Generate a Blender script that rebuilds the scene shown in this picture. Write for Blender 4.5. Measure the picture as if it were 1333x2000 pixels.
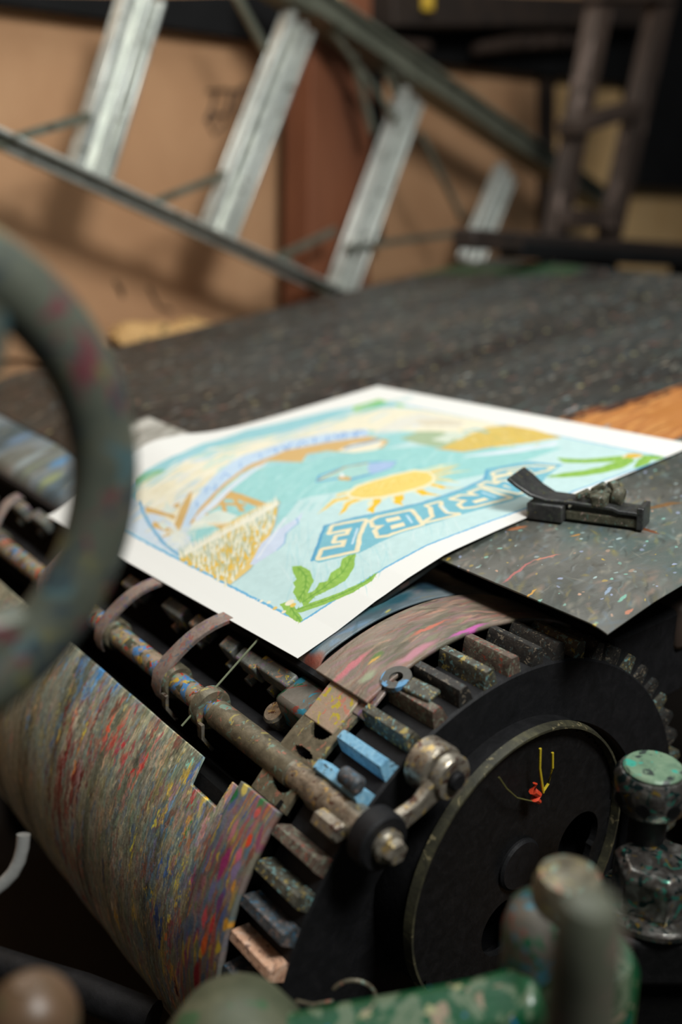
import bpy, bmesh, math, random
import numpy as np
from mathutils import Vector, Matrix
random.seed(4); RNG = np.random.default_rng(7)
for o in list(bpy.data.objects): bpy.data.objects.remove(o)
SC = bpy.context.scene; COL = SC.collection

# ------------------------------------------------------------------ units, camera, light
S = 0.62            # one layout unit in metres
H = 1.46            # height of the lens above the floor
F = 1944.0          # focal length in pixels of the 1333 x 2000 frame
PITCH = math.atan(680.0 / F)
TH = math.atan((666.5 + 950.0) / (F / math.cos(PITCH)))
FH = np.array([math.sin(TH), math.cos(TH), 0.0]); RH = np.array([math.cos(TH), -math.sin(TH), 0.0])
FWD = FH * math.cos(PITCH) + np.array([0, 0, -math.sin(PITCH)])
UP = np.cross(RH, FWD)
def W(p): return np.asarray(p, float) * S + np.array([0, 0, H])
cam_d = bpy.data.cameras.new('camera'); cam = bpy.data.objects.new('camera', cam_d); COL.objects.link(cam)
cam.matrix_world = Matrix(((RH[0], UP[0], -FWD[0], 0), (RH[1], UP[1], -FWD[1], 0), (RH[2], UP[2], -FWD[2], H), (0, 0, 0, 1)))
cam_d.sensor_fit = 'VERTICAL'; cam_d.sensor_height = 36.0; cam_d.lens = F * 36.0 / 2000.0
cam_d.clip_start = 0.02; cam_d.clip_end = 60
cam_d.dof.use_dof = True; cam_d.dof.focus_distance = 1.60 * S; cam_d.dof.aperture_fstop = 1.65
SC.camera = cam

def area(name, loc, target, sx, sy, power, color):
    l = bpy.data.lights.new(name, 'AREA'); l.shape = 'RECTANGLE'; l.size = sx; l.size_y = sy
    l.energy = power; l.color = color
    o = bpy.data.objects.new(name, l); COL.objects.link(o); o.location = loc
    o.rotation_euler = (Vector(target) - Vector(loc)).to_track_quat('-Z', 'Y').to_euler()
    return o
area('skylight_lamp', (1.2, 1.75, 3.3), (1.05, 1.4, 0.6), 2.2, 1.6, 40, (0.95, 1.0, 0.985))
area('window_lamp', (0.7, -0.7, 3.1), (2.4, 3.2, 1.5), 0.7, 0.7, 84, (0.99, 1.0, 0.97))
world = bpy.data.worlds.new('World'); SC.world = world; world.use_nodes = True
world.node_tree.nodes['Background'].inputs[0].default_value = (0.85, 0.93, 1.0, 1)
world.node_tree.nodes['Background'].inputs[1].default_value = 0.035
SC.view_settings.view_transform = 'Standard'; SC.view_settings.look = 'None'
SC.view_settings.gamma = 1.0; SC.view_settings.exposure = 0.0; SC.view_settings.use_curve_mapping = False

# ------------------------------------------------------------------ rays from the photograph
def ray(px, py): return FWD + RH * (px - 666.5) / F + UP * (1000 - py) / F
def on(px, py, ax, val):
    d = ray(px, py); return d * val / d[ax]
def at(px, py, depth): return ray(px, py) * depth
XC, ZC, RD = 1.045, -1.195, 0.487
def oncyl(px, py, R=RD):
    d = ray(px, py); a = d[0]**2 + d[2]**2; b = -2 * (d[0]*XC + d[2]*ZC); c = XC*XC + ZC*ZC - R*R
    D = max(b*b - 4*a*c, 0); P = d * (-b - math.sqrt(D)) / 2 / a
    return P, math.degrees(math.atan2(P[2]-ZC, P[0]-XC)) % 360
PX = [0.98, 1.13, 1.25, 1.6, 3.6]; PZ = [-0.702, -0.658, -0.635, -0.593, -0.593 + 0.11*2.0]
def ztab(x): return np.interp(x, PX, PZ)
QX = [0.70, 0.80, 0.83, 0.90, 0.98, 1.05, 1.13, 1.25, 1.45, 1.6, 3.6]
QZ = [-0.772, -0.750, -0.741, -0.718, -0.686, -0.664, -0.645, -0.629, -0.606, -0.589, -0.589 + 0.22]
def zpap(x, y):
    t = np.clip((y - 1.16) / 0.9, 0, 1)
    return np.interp(x, QX, QZ) + 0.045 * t**2 * np.exp(-((x - 1.02) / 0.15)**2)
def march(px, py, zf, t0=0.8, t1=7):
    d = ray(px, py); t = np.linspace(t0, t1, 9000); s = d[2]*t - zf(d[0]*t, d[1]*t)
    i = int(np.argmax(s < 0)); return d * t[i]

# ------------------------------------------------------------------ colours and materials
def lin(c):
    c = np.asarray(c, float); return np.where(c <= 0.04045, c / 12.92, ((c + 0.055) / 1.055) ** 2.4)
def rgb(r, g, b): return tuple(lin(np.array([r, g, b]) / 255.0)) + (1.0,)
def newmat(name):
    m = bpy.data.materials.new(name); m.use_nodes = True; nt = m.node_tree
    return m, nt, nt.nodes['Principled BSDF']
def noise(nt, vec, scale, detail=4, rough=0.6, dist=0.0):
    n = nt.nodes.new('ShaderNodeTexNoise'); n.inputs['Scale'].default_value = scale
    n.inputs['Detail'].default_value = detail; n.inputs['Roughness'].default_value = rough
    n.inputs['Distortion'].default_value = dist
    nt.links.new(vec, n.inputs['Vector']); return n.outputs['Fac']
def ramp(nt, fac, stops):
    r = nt.nodes.new('ShaderNodeValToRGB'); e = r.color_ramp.elements
    while len(e) < len(stops): e.new(0.5)
    for k, (p, c) in zip(e, stops): k.position = p; k.color = c if len(c) == 4 else tuple(c) + (1,)
    nt.links.new(fac, r.inputs['Fac']); return r.outputs['Color']
def mixc(nt, fac, a, b):
    m = nt.nodes.new('ShaderNodeMix'); m.data_type = 'RGBA'
    nt.links.new(fac, m.inputs[0]); nt.links.new(a, m.inputs[6])
    if isinstance(b, tuple): m.inputs[7].default_value = b
    else: nt.links.new(b, m.inputs[7])
    return m.outputs[2]
def coords(nt, stretch=(1, 1, 1), rnd=True):
    tc = nt.nodes.new('ShaderNodeTexCoord'); mp = nt.nodes.new('ShaderNodeMapping')
    mp.inputs['Scale'].default_value = stretch; nt.links.new(tc.outputs['Object'], mp.inputs['Vector'])
    if rnd:
        oi = nt.nodes.new('ShaderNodeObjectInfo'); v = nt.nodes.new('ShaderNodeVectorMath'); v.operation = 'SCALE'
        cb = nt.nodes.new('ShaderNodeCombineXYZ')
        for i in range(3): nt.links.new(oi.outputs['Random'], cb.inputs[i])
        nt.links.new(cb.outputs[0], v.inputs[0]); v.inputs['Scale'].default_value = 3.0
        nt.links.new(v.outputs[0], mp.inputs['Location'])
    return mp.outputs['Vector']
def bump(nt, b, height, strength=0.3, dist=0.001):
    n = nt.nodes.new('ShaderNodeBump'); n.inputs['Strength'].default_value = strength; n.inputs['Distance'].default_value = dist
    nt.links.new(height, n.inputs['Height']); nt.links.new(n.outputs[0], b.inputs['Normal'])
MATS = {}
def paint(name, tones, flecks=(), scale=18, rough=0.5, metal=0.0, fscale=45, stretch=(1, 1, 1), bmp=0.4, spec=0.5, k=4.0):
    scale *= k; fscale *= (k * .5 if k == 4.0 else k)
    m, nt, b = newmat(name); v = coords(nt, stretch)
    c = ramp(nt, noise(nt, v, scale, 6, 0.65, 0.6), [(0.25 + 0.5 * i / max(1, len(tones) - 1), rgb(*t)) for i, t in enumerate(tones)])
    for i, (col, amt) in enumerate(flecks):
        vv = coords(nt, tuple(s * (1 + 0.13 * i) for s in stretch)); mp = nt.nodes.new('ShaderNodeVectorMath'); mp.operation = 'ADD'
        mp.inputs[1].default_value = (3.1 * i + 1, 1.7 * i, 2.3 * i); nt.links.new(vv, mp.inputs[0])
        f = ramp(nt, noise(nt, mp.outputs[0], fscale, 3, 0.55, 0.8), [(0.60 - amt, (0, 0, 0, 1)), (0.625 - amt, (1, 1, 1, 1))])
        c = mixc(nt, f, c, rgb(*col))
    nt.links.new(c, b.inputs['Base Color'])
    b.inputs['Roughness'].default_value = rough; b.inputs['Metallic'].default_value = metal
    b.inputs['Specular IOR Level'].default_value = spec
    bump(nt, b, noise(nt, v, scale * 2.5, 4, 0.7), bmp, 0.0012); MATS[name] = m; return m
def attrmat(name, rough=0.45, bscale=160, bmp=0.4, spec=0.5, stretch=(1, 1, 1), rvar=0.15, coat=0.0):
    m, nt, b = newmat(name); a = nt.nodes.new('ShaderNodeAttribute'); a.attribute_name = 'Col'
    nt.links.new(a.outputs['Color'], b.inputs['Base Color']); v = coords(nt, stretch, False)
    n = noise(nt, v, bscale, 5, 0.65)
    rr = ramp(nt, noise(nt, v, 14, 5, 0.6), [(0.3, (rough - rvar,) * 3), (0.7, (rough + rvar,) * 3)])
    nt.links.new(rr, b.inputs['Roughness']); b.inputs['Specular IOR Level'].default_value = spec
    b.inputs['Coat Weight'].default_value = coat
    if bmp: bump(nt, b, n, bmp, 0.001)
    MATS[name] = m; return m

black_iron = paint('black_iron', [(12, 12, 13), (22, 22, 23), (34, 33, 34)], (), 22, 0.55, 0.2, 70, spec=0.3)
pure_dark = paint('dark_cast_iron', [(7, 7, 7), (12, 12, 12), (18, 17, 17)], (), 30, 0.8, 0.0, spec=0.15)
grease = paint('greasy_black', [(14, 14, 15), (23, 23, 25), (33, 32, 34)], (), 16, 0.6, 0.1, 120, spec=0.3)
olive_steel = paint('olive_steel', [(70, 66, 55), (110, 103, 85), (140, 130, 108)], [((166, 154, 96), -0.02), ((120, 146, 132), -0.01), ((160, 110, 92), -0.02)], 20, 0.42, 0.3, 36)
multi = paint('many_coloured_rod', [(96, 84, 66), (146, 130, 108), (176, 150, 134)], [((74, 134, 190), 0.03), ((190, 60, 40), 0.0), ((200, 165, 60), 0.0), ((110, 160, 140), 0.0), ((70, 75, 60), 0.02)], 18, 0.4, 0.1, 30)
pinkish = paint('pink_grey_paint', [(112, 98, 92), (148, 132, 124), (168, 154, 144)], [((110, 120, 128), 0.01), ((160, 108, 98), 0.0), ((130, 110, 140), -0.01)], 16, 0.42, 0.25, 50)
steel = paint('worn_steel', [(95, 88, 78), (150, 142, 128), (190, 180, 165)], [((190, 165, 110), 0.0), ((95, 70, 60), 0.01)], 24, 0.3, 0.6, 60)
toothm = [paint('tooth_dark', [(26, 25, 25), (44, 42, 40), (62, 58, 52)], [((120, 110, 95), 0.0), ((60, 70, 70), 0.0)], 30, 0.5, 0.15, 90),
          paint('tooth_olive', [(44, 44, 38), (76, 74, 64), (108, 104, 90)], [((170, 150, 80), 0.0), ((110, 150, 150), 0.0)], 30, 0.5, 0.1, 90),
          paint('tooth_blue', [(95, 150, 185), (130, 185, 215), (165, 205, 225)], [((70, 90, 100), -0.02)], 30, 0.45, 0.0, 90),
          paint('tooth_rust', [(58, 48, 42), (96, 82, 72), (126, 110, 96)], [((120, 124, 108), 0.04), ((150, 70, 54), -0.02)], 30, 0.5, 0.1, 90),
          paint('tooth_slate', [(42, 44, 46), (70, 74, 78), (98, 98, 96)], [((60, 100, 124), 0.0), ((120, 104, 98), 0.02)], 30, 0.5, 0.1, 90),
          paint('tooth_peach', [(170, 120, 95), (215, 170, 140), (228, 200, 180)], [((110, 80, 70), 0.0)], 30, 0.5, 0.0, 90)]
green_iron = paint('green_enamel', [(6, 50, 28), (14, 76, 44), (40, 92, 62)], [((92, 110, 86), 0.06), ((140, 124, 104), -0.05), ((40, 100, 140), -0.06), ((150, 150, 110), -0.06)], 10, 0.28, 0.0, 28, spec=0.6, k=1.6)
splat = paint('splattered_boss', [(70, 75, 66), (98, 96, 88), (125, 118, 110)], [((50, 125, 145), 0.03), ((135, 70, 60), 0.01), ((40, 100, 70), 0.01)], 14, 0.35, 0.2, 38, k=1.4)
splatnut = paint('splattered_nut', [(55, 52, 50), (110, 105, 100), (190, 190, 185)], [((70, 160, 140), 0.0), ((40, 60, 60), 0.02), ((170, 140, 60), -0.03)], 18, 0.22, 0.75, 40)
pinm = paint('grey_pin_paint', [(78, 82, 68), (92, 94, 80), (112, 98, 90)], [((120, 100, 92), 0.0)], 8, 0.45, 0.1, 18, k=1.6)
wheelm = paint('handwheel_paint', [(66, 74, 68), (92, 96, 84), (112, 112, 98)], [((112, 66, 70), 0.01), ((80, 104, 106), 0.03), ((112, 110, 76), -0.01), ((62, 74, 78), 0.03)], 9, 0.42, 0.1, 17, k=1.6)
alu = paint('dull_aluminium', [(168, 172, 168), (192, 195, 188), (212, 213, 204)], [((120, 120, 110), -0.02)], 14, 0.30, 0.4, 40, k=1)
aluo = paint('olive_aluminium', [(110, 112, 98), (130, 132, 116), (150, 150, 134)], [((80, 80, 70), -0.03)], 10, 0.42, 0.6, 30, k=1)  # darker olive-grey aluminium of the upper rail and braces
tan = paint('tan_board', [(168, 126, 92), (186, 144, 108), (198, 158, 120)], (), 2.0, 0.75, 0.0, 2.5, bmp=0.1, spec=0.2, k=1)
tan2 = paint('light_tan_board', [(206, 164, 112), (216, 178, 126), (226, 190, 140)], (), 4, 0.75, 0.0, bmp=0.1, spec=0.2, k=1)
rustp = paint('red_brown_post', [(84, 46, 28), (122, 72, 46), (140, 86, 56)], (), 3, 0.7, 0.0, bmp=0.1, stretch=(1, 1, .2), k=1)
blackb = paint('black_board', [(8, 8, 8), (14, 14, 15), (22, 21, 22)], (), 4, 0.8, 0.0, bmp=0.1, spec=0.2, k=1)
oldwood = paint('dark_old_wood', [(36, 27, 22), (58, 45, 37), (80, 64, 54)], [((104, 88, 80), -0.02)], 8, 0.65, 0.0, 20, stretch=(1, 1, .3), k=1)
shelfw = paint('shelf_wood', [(20, 14, 11), (38, 27, 20), (60, 44, 32)], (), 5, 0.7, 0.0, k=1)
yellow = paint('yellow_plastic', [(190, 150, 40), (210, 175, 60)], (), 8, 0.5)
floorm = paint('dark_floor', [(22, 18, 14), (34, 28, 22), (48, 40, 30)], (), 4, 0.7, 0.0, stretch=(1, .2, 1), k=1)
ocher = paint('ochre_board', [(112, 82, 46), (140, 104, 62), (160, 124, 80)], (), 8, 0.6, k=1)
threadm = paint('wire_green', [(110, 118, 92), (130, 136, 110)], (), 8, 0.5)
thready = paint('yellow_thread', [(190, 165, 30), (205, 180, 40)], (), 8, 0.6)
threadr = paint('red_thread', [(200, 50, 25), (215, 70, 35)], (), 8, 0.6)
whitem = paint('white_enamel', [(130, 130, 128), (160, 160, 156)], (), 8, 0.3)
knobm = paint('knob_wood', [(70, 56, 38), (98, 76, 56), (120, 92, 74)], [((70, 80, 50), 0.0)], 8, 0.4, 0.0, 18, k=1.5)
clampm = paint('clamp_gunmetal', [(52, 53, 54), (74, 74, 74), (96, 95, 92)], [((150, 140, 70), -0.06), ((84, 90, 80), 0.0)], 18, 0.38, 0.5, 75)
clampr = paint('clamp_gritty', [(48, 46, 36), (84, 82, 66), (112, 108, 90)], [((150, 130, 120), -0.03), ((90, 120, 110), -0.02)], 40, 0.6, 0.1, 90)
blockm = paint('paint_caked_block', [(72, 78, 74), (110, 114, 108), (138, 138, 130)], [((176, 130, 100), 0.0), ((130, 110, 130), 0.0), ((190, 170, 60), -0.03)], 26, 0.5, 0.1, 50)
clothm = paint('tan_cloth', [(176, 134, 80), (200, 158, 102), (216, 180, 124)], [((110, 90, 50), -0.02)], 10, 0.8, 0.0, 20, k=1.5)
poster_m = attrmat('printed_paper', 0.62, 300, 0.05, 0.3, rvar=0.03)
drum_m = attrmat('caked_ink', 0.42, 190, 0.55, 0.5, (1, 1, 1), 0.12)
table_m = attrmat('black_table_paint', 0.44, 120, 0.3, 0.5, (1, 3, 1), 0.1)
plate_m = attrmat('spattered_plate', 0.44, 160, 0.3, 0.5, (1, 2, 1), 0.1)

# ------------------------------------------------------------------ objects
def tag(o, label=None, cat=None, group=None, kind=None):
    if label: o['label'] = label
    if cat: o['category'] = cat
    if group: o['group'] = group
    if kind: o['kind'] = kind
    return o
def empty(name, base, label, cat, group=None):
    o = bpy.data.objects.new(name, None); COL.objects.link(o); o.empty_display_size = 0.05
    o.location = W(base); bpy.context.view_layer.update(); return tag(o, label, cat, group)
def worldloc(o):
    v = np.zeros(3)
    while o is not None: v = v + np.array(o.location); o = o.parent
    return v
def link(name, verts_w, faces, mats, parent=None, origin=None, smooth=40, fm=None):
    """verts_w in metres, world space"""
    verts_w = np.asarray(verts_w, float)
    if origin is None: origin = worldloc(parent) if parent else np.array([verts_w[:, 0].mean(), verts_w[:, 1].mean(), verts_w[:, 2].min()])
    me = bpy.data.meshes.new(name); me.from_pydata((verts_w - origin).tolist(), [], faces)
    for m in (mats if isinstance(mats, (list, tuple)) else [mats]): me.materials.append(m)
    if fm is not None: me.polygons.foreach_set('material_index', fm)
    me.update()
    bm = bmesh.new(); bm.from_mesh(me); bmesh.ops.recalc_face_normals(bm, faces=bm.faces); bm.to_mesh(me); bm.free()
    if smooth:
        me.polygons.foreach_set('use_smooth', [True] * len(me.polygons)); me.set_sharp_from_angle(angle=math.radians(smooth))
    o = bpy.data.objects.new(name, me); COL.objects.link(o)
    o.location = origin - (worldloc(parent) if parent else 0)
    if parent: o.parent = parent
    return o
def bevel(o, w, seg=2):
    b = o.modifiers.new('bevel', 'BEVEL'); b.width = w * S; b.segments = seg; b.limit_method = 'ANGLE'; b.angle_limit = math.radians(35)
    return o
def nrm(v): v = np.asarray(v, float); return v / (np.linalg.norm(v) + 1e-12)
def frame(d, hint=(0, 0, 1)):
    d = nrm(d); h = np.asarray(hint, float)
    if abs(np.dot(d, nrm(h))) > 0.98: h = np.array([1.0, 0, 0])
    a = nrm(np.cross(h, d)); return a, np.cross(d, a)
class MB:
    def __init__(s): s.v = []; s.f = []; s.m = []; s.mi = 0
    def add(s, v, f):
        n = len(s.v); s.v += [tuple(p) for p in v]; s.f += [tuple(i + n for i in q) for q in f]; s.m += [s.mi] * len(f); return s
    def box(s, c, a, b, d):
        """centre and three half-extent vectors"""
        c, a, b, d = [np.asarray(q, float) for q in (c, a, b, d)]
        v = [c + i*a + j*b + k*d for i in (-1, 1) for j in (-1, 1) for k in (-1, 1)]
        return s.add(v, [(0, 1, 3, 2), (4, 6, 7, 5), (0, 4, 5, 1), (2, 3, 7, 6), (0, 2, 6, 4), (1, 5, 7, 3)])
    def bar(s, p, q, w, d, hint=(0, 0, 1)):
        p, q = np.asarray(p, float), np.asarray(q, float); a, b = frame(q - p, hint)
        return s.box((p + q) / 2, (q - p) / 2, a * w / 2, b * d / 2)
    def lathe(s, p, d, prof, n=40, hint=(0, 0, 1), closed=False):
        """prof = [(distance along d, radius)]"""
        p = np.asarray(p, float); d = nrm(d); a, b = frame(d, hint); v = []; f = []
        for (h, r) in prof:
            for k in range(n):
                t = 2*math.pi*k/n; v.append(p + d*h + (a*math.cos(t) + b*math.sin(t)) * max(r, 1e-5))
        m = len(prof); rng = m if closed else m - 1
        for i in range(rng):
            j = (i + 1) % m
            for k in range(n): f.append((i*n+k, i*n+(k+1) % n, j*n+(k+1) % n, j*n+k))
        if not closed: f += [tuple(range(n))[::-1], tuple((m-1)*n + k for k in range(n))]
        return s.add(v, f)
    def cyl(s, p, q, r, r2=None, n=32, bev=0.0):
        p, q = np.asarray(p, float), np.asarray(q, float); L = np.linalg.norm(q - p); r2 = r if r2 is None else r2
        pr = [(0, r), (L, r2)] if not bev else [(0, r - bev), (bev, r), (L - bev, r2), (L, r2 - bev)]
        return s.lathe(p, q - p, pr, n)
    def tube(s, pts, rad, n=12, flat=1.0, hint=(0, 0, 1)):
        pts = [np.asarray(p, float) for p in pts]; rad = rad if isinstance(rad, (list, tuple)) else [rad] * len(pts); v = []; f = []
        for i, p in enumerate(pts):
            d = pts[min(i+1, len(pts)-1)] - pts[max(i-1, 0)]; a, b = frame(d, hint)
            for k in range(n):
                t = 2*math.pi*k/n; v.append(p + (a*math.cos(t) + b*math.sin(t)*flat) * rad[i])
        for i in range(len(pts) - 1):
            for k in range(n): f.append((i*n+k, i*n+(k+1) % n, (i+1)*n+(k+1) % n, (i+1)*n+k))
        f += [tuple(range(n))[::-1], tuple((len(pts)-1)*n + k for k in range(n))]
        return s.add(v, f)
    def ribbon(s, pts, w, t, wdir):
        """flat strip along pts: width w along wdir, thickness t across"""
        pts = [np.asarray(p, float) for p in pts]; wd = nrm(wdir); v = []; f = []
        ws = w if isinstance(w, (list, tuple)) else [w] * len(pts); ts = t if isinstance(t, (list, tuple)) else [t] * len(pts)
        for i, p in enumerate(pts):
            d = nrm(pts[min(i+1, len(pts)-1)] - pts[max(i-1, 0)]); u = nrm(np.cross(d, wd))
            for (a, b) in ((-1, -1), (1, -1), (1, 1), (-1, 1)): v.append(p + wd*a*ws[i]/2 + u*b*ts[i]/2)
        for i in range(len(pts) - 1):
            for k in range(4): f.append((i*4+k, i*4+(k+1) % 4, (i+1)*4+(k+1) % 4, (i+1)*4+k))
        f += [(3, 2, 1, 0), tuple(len(pts)*4 - 4 + k for k in range(4))]
        return s.add(v, f)
    def prism(s, poly, ext):
        poly = [np.asarray(p, float) for p in poly]; e = np.asarray(ext, float); n = len(poly)
        return s.add(poly + [p + e for p in poly], [tuple(range(n))[::-1], tuple(range(n, 2*n))] + [(k, (k+1) % n, n+(k+1) % n, n+k) for k in range(n)])
    def sector(s, r0, r1, a0, a1, y0, y1, n=None, c=(XC, ZC)):
        """piece of a thick shell around the drum axis; angles in degrees"""
        n = n or max(2, int(abs(a1 - a0) / 3)); v = []; f = []
        for i in range(n + 1):
            t = math.radians(a0 + (a1 - a0) * i / n); cx, cz = math.cos(t), math.sin(t)
            for (r, y) in ((r0, y0), (r1, y0), (r1, y1), (r0, y1)): v.append((c[0] + r*cx, y, c[1] + r*cz))
        for i in range(n):
            for k in range(4): f.append((i*4+k, i*4+(k+1) % 4, (i+1)*4+(k+1) % 4, (i+1)*4+k))
        f += [(3, 2, 1, 0), tuple(n*4 + k for k in range(4))]
        return s.add(v, f)
    def build(s, name, mats, parent=None, smooth=40, bev=0):
        o = link(name, W(np.array(s.v)), s.f, mats, parent, None, smooth, s.m if isinstance(mats, (list, tuple)) else None)
        if bev: bevel(o, bev)
        return o
def cyang(r, deg, y, c=(XC, ZC)):
    t = math.radians(deg); return np.array([c[0] + r*math.cos(t), y, c[1] + r*math.sin(t)])

# ------------------------------------------------------------------ colour canvases (paint that belongs to a surface)
def vnoise(ny, nx, cy, cx):
    g = RNG.random((cy + 2, cx + 2)); y = np.linspace(0, cy, ny); x = np.linspace(0, cx, nx)
    yi = y.astype(int); xi = x.astype(int); fy = (y - yi)[:, None]; fx = (x - xi)[None]; fy = fy*fy*(3-2*fy); fx = fx*fx*(3-2*fx)
    a = g[yi][:, xi]; b = g[yi][:, xi+1]; c = g[yi+1][:, xi]; d = g[yi+1][:, xi+1]
    return (a*(1-fx)+b*fx)*(1-fy) + (c*(1-fx)+d*fx)*fy
def fnoise(ny, nx, cy, cx, octs=4):
    o = 0; w = 1; tw = 0; cy = max(1, min(cy, ny)); cx = max(1, min(cx, nx))
    for k in range(octs):
        if cy * 2**k > ny or cx * 2**k > nx: break
        o = o + w * vnoise(ny, nx, cy * 2**k, cx * 2**k); tw += w; w *= 0.55
    return o / tw
class Canvas:
    """x along the first surface axis, y along the second, both in layout units"""
    def __init__(s, w, h, nx, ny, warp=0.004, wc=40):
        s.w, s.h, s.nx, s.ny = w, h, nx, ny
        X, Y = np.meshgrid(np.linspace(0, w, nx), np.linspace(0, h, ny))
        ax = max(2, int(wc * w)); ay = max(2, int(wc * h))
        s.X = X + (fnoise(ny, nx, ay, ax) - .5) * warp * 2; s.Y = Y + (fnoise(ny, nx, ay, ax) - .5) * warp * 2
        s.warp = warp * 2; s.a = np.zeros((ny, nx, 3))
    def win(s, x0, x1, y0, y1):
        m = s.warp
        i0 = int(max(0, (x0 - m) / s.w * (s.nx-1))); i1 = int(min(s.nx, (x1 + m) / s.w * (s.nx-1) + 2))
        j0 = int(max(0, (y0 - m) / s.h * (s.ny-1))); j1 = int(min(s.ny, (y1 + m) / s.h * (s.ny-1) + 2))
        return (slice(j0, j1), slice(i0, i1)) if i1 > i0 and j1 > j0 else None
    def put(s, sl, al, col):
        al = al[..., None]; s.a[sl] = s.a[sl] * (1 - al) + np.asarray(col) / 255.0 * al
    def base(s, tones, cells=6, octs=5, st=(1, 1)):
        n = fnoise(s.ny, s.nx, max(2, int(cells*s.h*st[1])), max(2, int(cells*s.w*st[0])), octs)
        n = np.clip((n - .25) / .5, 0, .9999) * (len(tones) - 1); i = n.astype(int); f = (n - i)[..., None]; T = np.array(tones) / 255.0
        s.a = T[i] * (1-f) + T[np.minimum(i+1, len(tones)-1)] * f
    def streak(s, x, y, L, w, ang, col, al=1.0, soft=0.35):
        c, sn = math.cos(ang), math.sin(ang); ex = abs(L*c) + abs(w*sn); ey = abs(L*sn) + abs(w*c)
        sl = s.win(x-ex, x+ex, y-ey, y+ey)
        if not sl: return
        dx = s.X[sl] - x; dy = s.Y[sl] - y; u = (dx*c + dy*sn) / L; v = (-dx*sn + dy*c) / w
        d = np.sqrt(u*u + v*v); s.put(sl, np.clip((1 - d) / soft, 0, 1) * al, col)
    def poly(s, pts, col, al=1.0):
        pts = np.asarray(pts, float); sl = s.win(pts[:, 0].min(), pts[:, 0].max(), pts[:, 1].min(), pts[:, 1].max())
        if not sl: return
        X = s.X[sl]; Y = s.Y[sl]; ins = np.zeros(X.shape, bool); n = len(pts)
        for i in range(n):
            x0, y0 = pts[i]; x1, y1 = pts[(i+1) % n]
            if y0 == y1: continue
            c = (Y > min(y0, y1)) & (Y <= max(y0, y1)); ins ^= c & (X < (x1-x0) * (Y-y0) / (y1-y0) + x0)
        s.put(sl, ins * float(al), col)
    def line(s, pts, w, col, al=1.0, taper=False):
        pts = np.asarray(pts, float); n = len(pts) - 1
        for i in range(n):
            p, q = pts[i], pts[i+1]; ww = w; w1 = w * (1 - (i / n if taper else 0)); w2 = w * (1 - ((i+1) / n if taper else 0))
            sl = s.win(min(p[0], q[0])-ww, max(p[0], q[0])+ww, min(p[1], q[1])-ww, max(p[1], q[1])+ww)
            if not sl: continue
            d = q - p; L2 = (d**2).sum() + 1e-12; X = s.X[sl]-p[0]; Y = s.Y[sl]-p[1]; t = np.clip((X*d[0]+Y*d[1])/L2, 0, 1)
            r = np.hypot(X - t*d[0], Y - t*d[1]); wl = w1 + (w2-w1)*t
            s.put(sl, np.clip((wl/2 - r) / (0.0009) + .5, 0, 1) * al, col)
def surface(name, cv, pos, mat, parent, thick, mask=None):
    """grid mesh over the canvas; pos(X, Y) -> x, y, z arrays in layout units"""
    X, Y = np.meshgrid(np.linspace(0, 1, cv.nx), np.linspace(0, 1, cv.ny)); P = np.stack(pos(X, Y), -1).reshape(-1, 3)
    V = W(P); idx = np.arange(cv.nx*cv.ny).reshape(cv.ny, cv.nx)
    q = np.stack([idx[:-1, :-1], idx[:-1, 1:], idx[1:, 1:], idx[1:, :-1]], -1)
    if mask is not None:
        mk = mask(X, Y); q = q[mk[:-1, :-1] & mk[1:, 1:] & mk[1:, :-1] & mk[:-1, 1:]]
    q = q.reshape(-1, 4)
    org = worldloc(parent) if parent else np.array([V[:, 0].mean(), V[:, 1].mean(), V[:, 2].min()])
    me = bpy.data.meshes.new(name); me.vertices.add(len(V)); me.vertices.foreach_set('co', (V - org).astype(np.float32).ravel())
    me.loops.add(q.size); me.loops.foreach_set('vertex_index', q.ravel().astype(np.int32)); me.polygons.add(len(q))
    me.polygons.foreach_set('loop_start', np.arange(0, q.size, 4, dtype=np.int32)); me.polygons.foreach_set('loop_total', np.full(len(q), 4, np.int32))
    me.update(calc_edges=True); me.validate()
    at_ = me.color_attributes.new('Col', 'FLOAT_COLOR', 'POINT'); c = np.ones((len(V), 4), np.float32); c[:, :3] = lin(np.clip(cv.a, 0, 1)).reshape(-1, 3)
    at_.data.foreach_set('color', c.ravel()); me.materials.append(mat)
    me.polygons.foreach_set('use_smooth', np.ones(len(q), bool))
    if mask is not None:
        bm = bmesh.new(); bm.from_mesh(me); bmesh.ops.delete(bm, geom=[v for v in bm.verts if not v.link_faces], context='VERTS'); bm.to_mesh(me); bm.free()
    o = bpy.data.objects.new(name, me); COL.objects.link(o); o.location = org - (worldloc(parent) if parent else 0)
    if parent: o.parent = parent
    if thick:
        sm = o.modifiers.new('thickness', 'SOLIDIFY'); sm.thickness = thick * S; sm.offset = -1; sm.use_even_offset = False
    return o

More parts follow.
